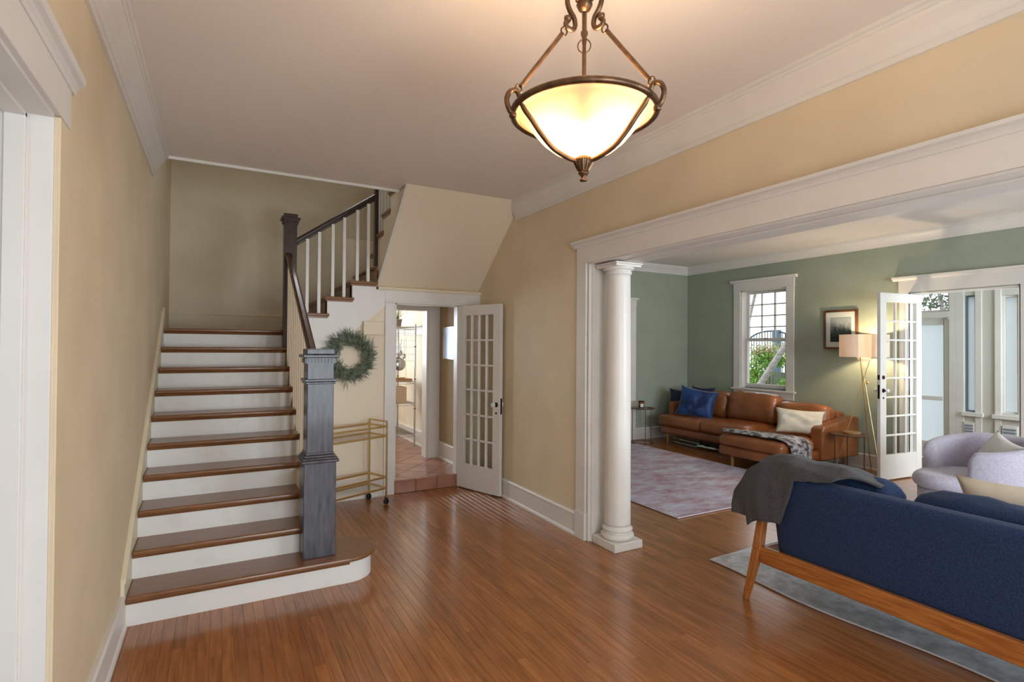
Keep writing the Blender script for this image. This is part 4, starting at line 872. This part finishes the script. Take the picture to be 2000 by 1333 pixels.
cushion('throw_pillow', 'bright blue velvet cushion at the front of the leather sofa', 'pillow', None, onx(1361, 788, 6.91), (-.86, -.5), .62, .50, .20, VELV, .28, .16, 1, .05)
cushion('throw_pillow', 'dark navy cushion leaning on the left sofa arm behind the bright blue one', 'pillow', None, onx(1332, 786, 7.10), (-.75, -.66), .44, .46, .13, VELVD, .2, .05, 2)
cushion('throw_pillow', 'navy cushion whose top shows behind the bright blue cushion', 'pillow', None, onx(1370, 780, 7.16), (-1, -.1), .46, .44, .12, VELVD, .3, .0, 3)
cushion('lumbar_pillow', 'cream rectangular lumbar cushion on the chaise of the leather sofa', 'pillow', None, onx(1562, 824, 6.80), (-.72, -.69), .60, .35, .16, CREAMF, .42, .07, 4, .035)
# faux fur throw: runs over the chaise cushion and hangs over its front edge
TOPZ = .468
ctr = bez([(6.10, 5.09, TOPZ), (6.17, 4.88, TOPZ), (6.21, 4.62, TOPZ), (6.27, 4.36, TOPZ), (6.31, 4.215, TOPZ-.006), (6.32, 4.145, .42), (6.32, 4.128, .34), (6.315, 4.12, .24)], 9); nC = len(ctr)-1
def furfn(u, v):
    i = u*nC; k = min(int(i), nC-1); t = i-k; c = ctr[k].lerp(ctr[k+1], t); s_ = (v-.5)*2
    w_ = .06+.17*min(1, u*1.5)**.8; w_ *= 1+.12*noise.noise(Vector((u*7, 3, 1)))
    n = noise.noise(Vector((u*11, v*5, 1)))*.6+noise.noise(Vector((u*27, v*12, 4)))*.5
    rim = (1-abs(s_)**3); h = (.008+.03*rim*(.75+.6*n))
    x = c.x+w_*s_-(.04*u*s_ if u > .7 else 0); e = max(0, min(1, (4.24-c.y)/.09))
    return Vector((x, c.y+.02*n*(1-e)-e*h*1.1, c.z+(1-e)*h-e*.02*abs(s_)*u))
mb = MB(); mb.grid(furfn, 70, 30); o = put(mb, 'fur_throw', FUR, smooth=True, solid=.012); tag(o, 'grey and brown faux fur throw draped over the chaise', 'throw')
# folded chrome stand lying under the sofa
fs = thing('folded_stand', 'folded chrome metal stand lying under the leather sofa', 'stand', (6.9, 5.9, 0))
a, b, c_ = onz(1312, 862, .03), onz(1362, 874, .03), onz(1398, 881, .03)
for dz in (.0, .045):
    mb = MB(); mb.tube([a+Vector((dz, 0, dz)), b+Vector((dz, 0, dz))], .009, 8); put(mb, 'rod', CHROME, fs)
mb = MB(); dd = (c_-b).normalized(); mb.tube([b+Vector((0, 0, .02)), c_+Vector((0, 0, .02))], .017, 6); mb.tube([b+Vector((.06, .02, .02)), c_+Vector((.06, .02, .02))], .014, 6); put(mb, 'sliding_bracket', CHROME, fs)
mb = MB(); mb.tube([b+dd*.15+Vector((0, 0, .04)), b+dd*.15+Vector((.08, 0, .04))], .02, 8); put(mb, 'clamp_knob', BLACK, fs)
mb = MB(); mb.tube([c_+Vector((0, 0, .02)), onz(1480, 893, .03), onz(1625, 908, .03), onz(1655, 910, .03)], .012, 8); put(mb, 'rod', CHROME, fs)

# ------------------------------------------------------------------ end tables, their things, floor lamp
def end_table(c, z, r, label):
    t = thing('end_table', label, 'table', (c[0], c[1], 0))
    mb = MB(); mb.lathe([(0, z-.016), (r-.006, z-.016), (r, z-.01), (r, z-.004), (r-.005, z), (0, z)], 36); put(mb, 'table_top', WALN, t, local=True)
    for k in range(3):
        a = .6+k*2*PI/3; mb = MB(); mb.tube([(r*.9*math.cos(a), r*.9*math.sin(a), 0), (r*.9*math.cos(a), r*.9*math.sin(a), z-.014)], .006, 8); put(mb, 'leg', DARKM if False else BRONZE, t, local=True)
    mb = MB(); mb.tube([(r*.9*math.cos(a), r*.9*math.sin(a), .008) for a in [2*PI*i/36 for i in range(37)]], .005, 6, caps=False); put(mb, 'base_ring', BRONZE, t, local=True)
    return t
TL = (6.33, 6.95); TZ1 = .585
end_table(TL, TZ1, .2, 'small round walnut end table behind the white column')
TR = (6.98, 3.93); TZ2 = .535
end_table(TR, TZ2, .2, 'small round end table between the sofa arm and the floor lamp')
cj = thing('candle_jar', 'amber candle jar on the end table behind the column', 'candle', (TL[0]-.01, TL[1]+.03, TZ1))
mb = MB(); mb.lathe([(0, 0), (.045, 0), (.05, .01), (.05, .1), (.046, .1), (.046, .02), (0, .02)], 24); put(mb, 'jar', AMBER, cj, local=True, smooth=True)
mb = MB(); mb.lathe([(0, .1), (.052, .1), (.052, .112), (0, .114)], 24); put(mb, 'lid', DARKM, cj, local=True)
lb = MB(); lb.lathe([(.0508, .02), (.0508, .075)], 24, close=False); me = lb.mesh('paper_label')
mb = MB(); mb.grid(lambda u, v: (.0512*math.cos(-2.6+1.1*u), .0512*math.sin(-2.6+1.1*u), .012+.055*v), 8, 1); put(mb, 'paper_label', PAPER, cj, local=True)
ch = thing('coaster', 'small dark coaster beside the amber candle jar', 'coaster', (TL[0]+.09, TL[1]-.07, TZ1))
mb = MB(); mb.lathe([(0, 0), (.045, 0), (.048, .004), (.046, .01), (.04, .007), (0, .007)], 24); put(mb, 'disc', WALN, ch, local=True)
tv = thing('wooden_trivet', 'round pale wooden trivet on the end table by the lamp', 'trivet', (TR[0]+.05, TR[1]-.01, TZ2))
mb = MB(); mb.lathe([(0, 0), (.095, 0), (.1, .006), (.1, .022), (.095, .028), (0, .028)], 30); put(mb, 'slab', LEGW, tv, local=True, bevel=.002)

LC = Vector((7.345, 3.945, 0)); LZ0, LZ1 = onx(1680, 698, 7.25).z, onx(1680, 654, 7.25).z
lp = thing('floor_lamp', 'brass tripod floor lamp with a white drum shade beside the French door', 'lamp', tuple(LC))
RS = .275
mb = MB(); mb.lathe([(RS, LZ0), (RS, LZ1), (RS-.004, LZ1), (RS-.004, LZ0)], 48, close=True); put(mb, 'lamp_shade', SHADE, lp, local=True, smooth=False)
mb = MB()
for k in range(3): a = .4+k*2*PI/3; mb.tube([(0, 0, LZ1-.03), (RS*math.cos(a), RS*math.sin(a), LZ1-.03)], .003, 5)
mb.tube([(0, 0, LZ0-.06), (0, 0, LZ1-.03)], .006, 8); put(mb, 'shade_spider', BRASS, lp, local=True)
mb = MB(); mb.lathe([(0, LZ0-.05), (.06, LZ0-.05), (.08, LZ0-.0), (.076, LZ0-.0), (.056, LZ0-.046), (0, LZ0-.046)], 24); put(mb, 'diffuser_cup', SHADE, lp, local=True, smooth=True)
ft = onz(1628, 920, 0)-LC; af = math.atan2(ft.y, ft.x); rf = .33
for k in range(3):
    a = af+k*2*PI/3; p0 = Vector((rf*math.cos(a), rf*math.sin(a), 0)); p1 = Vector((.075*math.cos(a+PI*.93), .075*math.sin(a+PI*.93), LZ0+.0)); 
    if k: p0 *= .8
    mb = MB(); mb.tube([p0, p1], .0065, 8); put(mb, 'tripod_leg', BRASS, lp, local=True)
mb = MB(); mb.lathe([(0, -.02), (.02, -.012), (.02, .012), (0, .02)], 12, c=(.04, -.02, LZ0-.33)); put(mb, 'joint', BRASS, lp, local=True, smooth=True)
mb = MB(); mb.lathe([(0, LZ0+.02), (.02, LZ0+.03), (.03, LZ0+.07), (.022, LZ0+.11), (0, LZ0+.12)], 12); put(mb, 'bulb', MATS['warm_bulb_0'], lp, local=True, smooth=True)
d = bpy.data.lights.new('floor_lamp_light', 'POINT'); d.energy = 26; d.color = (1, .78, .50); d.shadow_soft_size = .04
o = bpy.data.objects.new('floor_lamp_light', d); COL.objects.link(o); o.parent = lp; o.location = (0, 0, LZ0+.16)

# picture on the green wall
fp = thing('framed_picture', 'walnut framed black and white forest print on the green wall', 'picture', (XW-.02, 4.41, 1.6))
y0, y1, z0, z1 = 4.177, 4.642, 1.60, 2.142
mb = MB(); fw = .026; mb.box(XW-.03, XW, y0, y0+fw, z0, z1).box(XW-.03, XW, y1-fw, y1, z0, z1).box(XW-.03, XW, y0+fw, y1-fw, z0, z0+fw).box(XW-.03, XW, y0+fw, y1-fw, z1-fw, z1); put(mb, 'frame', FRAMEW, fp, bevel=.003)
mb = MB(); mb.box(XW-.014, XW-.005, y0+fw, y1-fw, z0+fw, z1-fw); put(mb, 'mount', PAPER, fp)
mb = MB(); mb.box(XW-.016, XW-.014, y0+.088, y1-.088, z0+.10, z1-.10); put(mb, 'print', PRINT, fp)
mb = MB(); mb.box(XW-.019, XW-.018, y0+fw, y1-fw, z0+fw, z1-fw); put(mb, 'glazing', GLASS, fp)

# ------------------------------------------------------------------ rugs
def rug(name, label, m, c, sx, sy, rz, wob=0.0):
    t = thing(name, label, 'rug', (c[0], c[1], 0), rz)
    def fn(u, v):
        x, y = (u-.5)*sx, (v-.5)*sy; e = wob*math.sin(y*4.2+1)*(1-u)**6*1.0 if wob else 0
        return (x+e, y, .009)
    mb = MB(); mb.grid(fn, 24, 40); put(mb, 'pile', m, t, local=True, solid=.006)
    mb = MB()
    ed = [(-sx/2, -sy/2), (sx/2, -sy/2), (sx/2, sy/2), (-sx/2, sy/2)]
    pts = []
    for i in range(4):
        a, b = ed[i], ed[(i+1) % 4]
        for k in range(40):
            s_ = k/40; u = (a[0]+(b[0]-a[0])*s_)/sx+.5; v = (a[1]+(b[1]-a[1])*s_)/sy+.5; pts.append(fn(u, v))
    pts.append(pts[0]); mb.tube(pts, .0055, 6, caps=False); put(mb, 'bound_edge', BIND, t, local=True)
    return t
rug('pink_rug', 'faded pink and lilac area rug in front of the leather sofa', PINKR, ((3.79+6.10)/2, (3.69+6.84)/2), 2.31, 3.15, 0)
rug('grey_rug', 'pale grey mottled rug under the navy sofa', GREYR, (4.5, 1.2), 2.44, 3.36, .02, .03)

# ------------------------------------------------------------------ navy sofa seen from behind
bs = thing('navy_sofa', 'navy blue sofa with a teak frame seen from behind in the opening', 'sofa', (3.4, 1.2, 0))
SY0, SY1 = .10, 2.27
def taper(p0, p1, a0_, a1_, m, name='leg'):
    p0, p1 = Vector(p0), Vector(p1); vs = []
    for p, (a, b) in ((p0, a0_), (p1, a1_)): vs += [p+Vector((-a, -b, 0)), p+Vector((a, -b, 0)), p+Vector((a, b, 0)), p+Vector((-a, b, 0))]
    mb = MB(); mb.add(vs, [(0, 3, 2, 1), (4, 5, 6, 7), (0, 1, 5, 4), (1, 2, 6, 5), (2, 3, 7, 6), (3, 0, 4, 7)]); return put(mb, name, m, bs, bevel=.006, seg=3)
RG = .014
for y, s in ((2.255, 1), (.115, -1)):
    taper((2.985, y+s*.065, 0), (3.03, y+s*.01, .33), (.017, .017), (.03, .026), TEAKZ); 
    taper((3.03, y+s*.01, .33), (3.055, y-s*.02, .64), (.03, .026), (.022, .022), TEAKZ, 'arm_post')
    taper((3.86, y+s*.03, RG), (3.80, y, .62), (.017, .017), (.024, .022), TEAKZ)
    mb = MB(); mb.prism([(3.02, .62), (3.88, .60), (3.9, .615), (3.88, .645), (3.02, .665)], y-.035, y+.035, 'y'); put(mb, 'arm_rest', TEAK, bs, bevel=.01, seg=3)
    mb = MB(); mb.box(3.05, 3.82, y-.018, y+.018, .25, .34); put(mb, 'side_rail', TEAKZ, bs, bevel=.006, seg=3)
mb = MB(); mb.box(3.018, 3.056, SY0+.02, SY1-.02, .248, .352); put(mb, 'rear_rail', TEAK, bs, bevel=.008, seg=3)
mb = MB(); mb.box(3.78, 3.815, SY0+.03, SY1-.03, .25, .34); put(mb, 'front_rail', TEAK, bs, bevel=.006, seg=3)
me = rbox_mesh('back_panel', -.045, .045, -.975, .975, 0, .52, .03, cuts=12, nz=.004)
me.transform(Matrix.Translation((3.115, 1.185, .335)) @ Matrix.Rotation(-.20, 4, 'Y')); put(me, 'back_panel', BLUEV, bs)
for y0, y1, sd in ((1.20, 2.16, 1), (.21, 1.185, 2)):
    put(rbox_mesh('seat_cushion', 3.19, 3.86, y0, y1, .34, .50, .05, puff=.02, cuts=12, nz=.006, seed=sd), 'seat_cushion', BLUEV, bs)
for y0, y1, sd, dz in ((1.53, 2.15, 5, .03), (.62, 1.485, 6, .022)):
    me = rbox_mesh('back_cushion', -.085, .085, -(y1-y0)/2, (y1-y0)/2, 0, .40, .07, cuts=16, nz=.035, nscale=7, seed=sd)
    for v in me.vertices:
        u = v.co.y/((y1-y0)/2); v.co.z -= .05*abs(u)**3*(v.co.z/.4)
    me.transform(Matrix.Translation((3.275, (y0+y1)/2, .475+dz)) @ Matrix.Rotation(-.22, 4, 'Y')); put(me, 'back_cushion', BLUEV, bs)
mp_ = Vector((3.42, 1.03, .745))
cushion('throw_pillow', 'cream linen cushion standing on the navy sofa at the right', 'pillow', None, mp_, (.98, .2), .62, .48, .16, CREAMF, .2, .05, 8, .045)
# charcoal throw over the corner of the navy sofa
def thr(u, v):
    y = 1.60+u*.82
    zt = .925-.015*abs(y-2.0)*2 if y < 2.2 else .919-.24*((y-2.2)/.22)**1.6
    zt -= .05*max(0, (1.75-y)/.15)
    drop = 0.02 if y < 1.98 else min(.31, .02+.31*((y-1.98)/.09))
    if y > 2.3: drop = min(drop, max(.03, zt-.60))
    cs = [(3.36, zt-.10), (3.30, zt-.03), (3.20, zt), (3.08, zt+.005), (2.985, zt-.025), (2.955, zt-.07-drop*.3), (2.955, zt-.07-drop*.75), (2.96, zt-.07-drop)]
    if y > 2.2: cs = [(x+(3.05-x)*.3*min(1, (y-2.2)/.22), z) for x, z in cs]
    if y < 2.0: v = v*(1-.62*((2.0-y)/.4)**.8)
    i = v*(len(cs)-1); k = min(int(i), len(cs)-2); t = i-k
    x = cs[k][0]*(1-t)+cs[k+1][0]*t; z = cs[k][1]*(1-t)+cs[k+1][1]*t
    n = noise.noise(Vector((y*6, v*3, 2)))*.014+noise.noise(Vector((y*15, v*5, 7)))*.007
    f = .02*math.sin(y*24+v*2.5)*max(0, v-.5)+.006*math.sin(y*57+v*6)*max(0, v-.45)
    n += .007*math.sin(y*17+v*9)*(1-abs(2*v-1))
    return (x-abs(n)*.6+f, y+n*.6, z+n)
mb = MB(); mb.grid(thr, 60, 44); o = put(mb, 'wool_throw', GREYF, smooth=True, solid=.014); tag(o, 'charcoal wool throw draped over the corner of the navy sofa', 'throw')

# ------------------------------------------------------------------ lilac barrel armchair
AC = Vector((6.27, 2.30, 0)); ac = thing('barrel_armchair', 'lilac upholstered barrel armchair near the bay', 'armchair', tuple(AC), 2.62)
# local +x is the facing direction
ph = .62; RO, RI = .455, .345
def shell(u, v):
    a = ph+(2*PI-2*ph)*u; bk = .5-.5*math.cos(a); H = .70+.085*min(1, max(0, (bk-.15)/.6))
    e = min(u, 1-u)*2*(PI-ph)*RO   # arc length from the arm end
    rr = .07; 
    sh_ = 0
    if e < rr: sh_ = rr-math.sqrt(max(0, rr*rr-(rr-e)**2)); H -= sh_
    cs = [(RO*.90, .045), (RO*.955, .2), (RO, .42), (RO, H-.055)] + [((RO+RI)/2+(RO-RI)/2*math.cos(q), H-.055+.055*math.sin(q)) for q in [PI*i/8 for i in range(1, 8)]] + [(RI, H-.055), (RI, .42), (RI, .12)]
    i = v*(len(cs)-1); k = min(int(i+1e-9), len(cs)-2); t = i-k
    r = cs[k][0]*(1-t)+cs[k+1][0]*t; z = cs[k][1]*(1-t)+cs[k+1][1]*t
    return (r*math.cos(a), r*math.sin(a), z)
mb = MB(); mb.grid(shell, 64, 26)
n = 27; mb.f.append(tuple(range(n))); mb.f.append(tuple(64*n+i for i in range(n-1, -1, -1)))
put(mb, 'shell', LILAC, ac, local=True, smooth=True)
def dring(rx, ry, cx, z0, z1, rr, nm, puff=0):
    pr = [(0, z0), (1-rr*1.2, z0)] + [(1-rr*1.0+rr*math.sin(q), (z0+z1)/2-(z1-z0)/2*math.cos(q)) for q in [PI*i/10 for i in range(1, 10)]] + [(1-rr*1.2, z1), (.5, z1+puff*.8), (0, z1+puff)]
    mb = MB(); mb.lathe(pr, 44); me = mb.mesh(nm)
    for v in me.vertices: v.co.x = v.co.x*(rx if v.co.x > 0 else rx*.8)+cx; v.co.y *= ry
    return put(me, nm, LILAC, ac, local=True, smooth=True)
dring(.56, .335, .06, .315, .455, .14, 'seat_cushion', .012)
mb = MB(); mb.lathe([(0, .02), (.94, .02), (.98, .06), (1, .2), (1, .31), (.9, .325), (0, .325)], 44); me = mb.mesh('seat_base')
for v in me.vertices: v.co.x = v.co.x*(.51 if v.co.x > 0 else .33)+.055; v.co.y *= .335
put(me, 'seat_base', LILAC, ac, local=True, smooth=True)
mb = MB(); mb.lathe([(0, 0), (.36, 0), (.36, .045), (0, .045)], 32); put(mb, 'swivel_plinth', BLACK, ac, local=True)
cushion('throw_pillow', 'white ribbed cotton cushion inside the lilac armchair', 'pillow', None, AC+Vector((.06, -.06, .62)), (-.75, .66), .46, .40, .14, WHITEF, .5, .22, 9)

# ------------------------------------------------------------------ garden seen through the glass
mb = MB(); mb.box(9.4, 40, -12, 40, -.75, -.55); mb.box(XW+.25, 9.4, 4.85, 40, -.75, -.55); struct(mb, 'floor_garden', LAWN, 'garden ground outside the windows')
fn_ = thing('board_fence', 'weathered grey-green board fence outside the living room window', 'fence', (12.2, 9, -.55))
for k in range(26):
    y = 6.9+k*.152; mb = MB(); mb.box(12.2+.012*(k % 2), 12.222+.012*(k % 2), y, y+.145, -.55, 1.02+random.uniform(-.015, .015)); put(mb, 'board', FENCE, fn_)
for z in (-.2, .7): mb = MB(); mb.box(12.235, 12.28, 6.9, 10.85, z, z+.09); put(mb, 'rail', FENCE, fn_)
tt = thing('leaning_tree', 'pale leaning tree trunk crossing the window view', 'tree', (10.6, 8.1, -.55))
b0, b1 = onx(1474, 768, 10.6), onx(1541, 664, 10.6); dv = b1-b0
mb = MB(); mb.tube([b0-dv*.75, b0, b0+dv*.35+Vector((0, .01, -.02)), b1, b1+dv*.7+Vector((0, 0, .3)), b1+dv*1.2+Vector((0, .2, 1.2))], [.1, .075, .068, .064, .055, .03], 12); put(mb, 'trunk', BARK, tt, smooth=True)
c0, c1 = onx(1462, 640, 10.9), onx(1478, 560, 10.9)
mb = MB(); mb.tube([b1+dv*.7+Vector((0, 0, .3)), (10.8, 8.2, 3.0), c1+Vector((0, -.2, .3)), c1, c0+Vector((0, 0, .1)), c0], [.05, .045, .04, .035, .03, .015], 8); put(mb, 'branch', BARK, tt, smooth=True)
def leaves(name, m, parent, pts, L0, L1, n, seed):
    rnd = random.Random(seed); mb = MB()
    for i in range(n):
        c, s = rnd.choice(pts); p = Vector(c)+Vector((rnd.gauss(0, s), rnd.gauss(0, s), rnd.gauss(0, s*.8)))
        d = Vector((rnd.gauss(0, 1), rnd.gauss(0, 1), rnd.gauss(-.1, .8))).normalized(); L_ = rnd.uniform(L0, L1); sd = d.cross(Vector((rnd.gauss(0, 1), rnd.gauss(0, 1), rnd.gauss(0, 1)))).normalized()*L_*.22
        mb.add([p, p+d*L_*.5+sd, p+d*L_, p+d*L_*.5-sd], [(0, 1, 2, 3)])
    o = put(mb, name, m, parent); o['kind'] = 'stuff'; return o
sb = thing('garden_shrub', 'bright green leafy shrub outside the living room window', 'shrub', (11.4, 8.7, -.55))
pt = lambda px, py, x=11.4: tuple(onx(px, py, x))
leaves('foliage', LEAF, sb, [(pt(1475, 718), .16), (pt(1490, 705), .13), (pt(1468, 735), .15), (pt(1500, 700), .1), (pt(1478, 745), .12), (pt(1535, 752), .05), (pt(1525, 705, 11.8), .1)], .06, .13, 1700, 1)
leaves('dry_foliage', LEAFP, sb, [(pt(1475, 690), .12), (pt(1490, 686), .12), (pt(1468, 745), .08), (pt(1510, 685), .1)], .05, .1, 800, 2)
mb = MB()
for k in range(7): mb.tube([(11.4+.05*k, 8.75-.02*k, -.55), tuple(Vector(pt(1468+6*k, 735)))], .012, 5)
put(mb, 'stems', TWIG, sb)
ag = thing('arched_gate', 'dark arched iron gate beyond the garden fence', 'gate', (14, 10.2, -.55))
XA = 14.0; aL, aC, aR = onx(1455, 680, XA), onx(1505, 647, XA), onx(1555, 668, XA); yc = aC.y; hw = (aL.y-aR.y)/2; zr = aC.z-.45
mb = MB(); mb.tube([(XA, yc+hw*math.cos(q), zr+.45*math.sin(q)) for q in [PI*i/24 for i in range(25)]], .022, 6); put(mb, 'arch', IRON, ag)
for k in range(-8, 9):
    y = yc+hw*k/9; mb = MB(); mb.tube([(XA, y, -.55), (XA, y, zr+.45*math.sqrt(max(0, 1-(k/9)**2)))], .012, 5); put(mb, 'spindle', IRON, ag)
pz = onx(1517, 645, XA); mb = MB(); mb.box(XA-.08, XA+.08, pz.y-.09, pz.y+.09, -.55, pz.z); put(mb, 'post', mat('blue_grey_post_paint', srgb(96, 116, 136), .6), ag)
bt = thing('garden_tree', 'leafy tree seen through the bay transom', 'tree', (13.5, 5.8, -.55))
mb = MB(); q = onx(1838, 590, 13.5); mb.tube([(13.5, q.y-.3, -.55), (13.5, q.y-.2, 1.5), tuple(q), (13.4, q.y+.1, q.z+.8)], [.1, .08, .04, .02], 8); put(mb, 'trunk', BARK, bt)
leaves('foliage', SAGE, bt, [(tuple(onx(1830, 590, 13.5)), .18), (tuple(onx(1845, 580, 13.5)), .2), (tuple(onx(1838, 605, 13.5)), .2)], .06, .13, 320, 4)
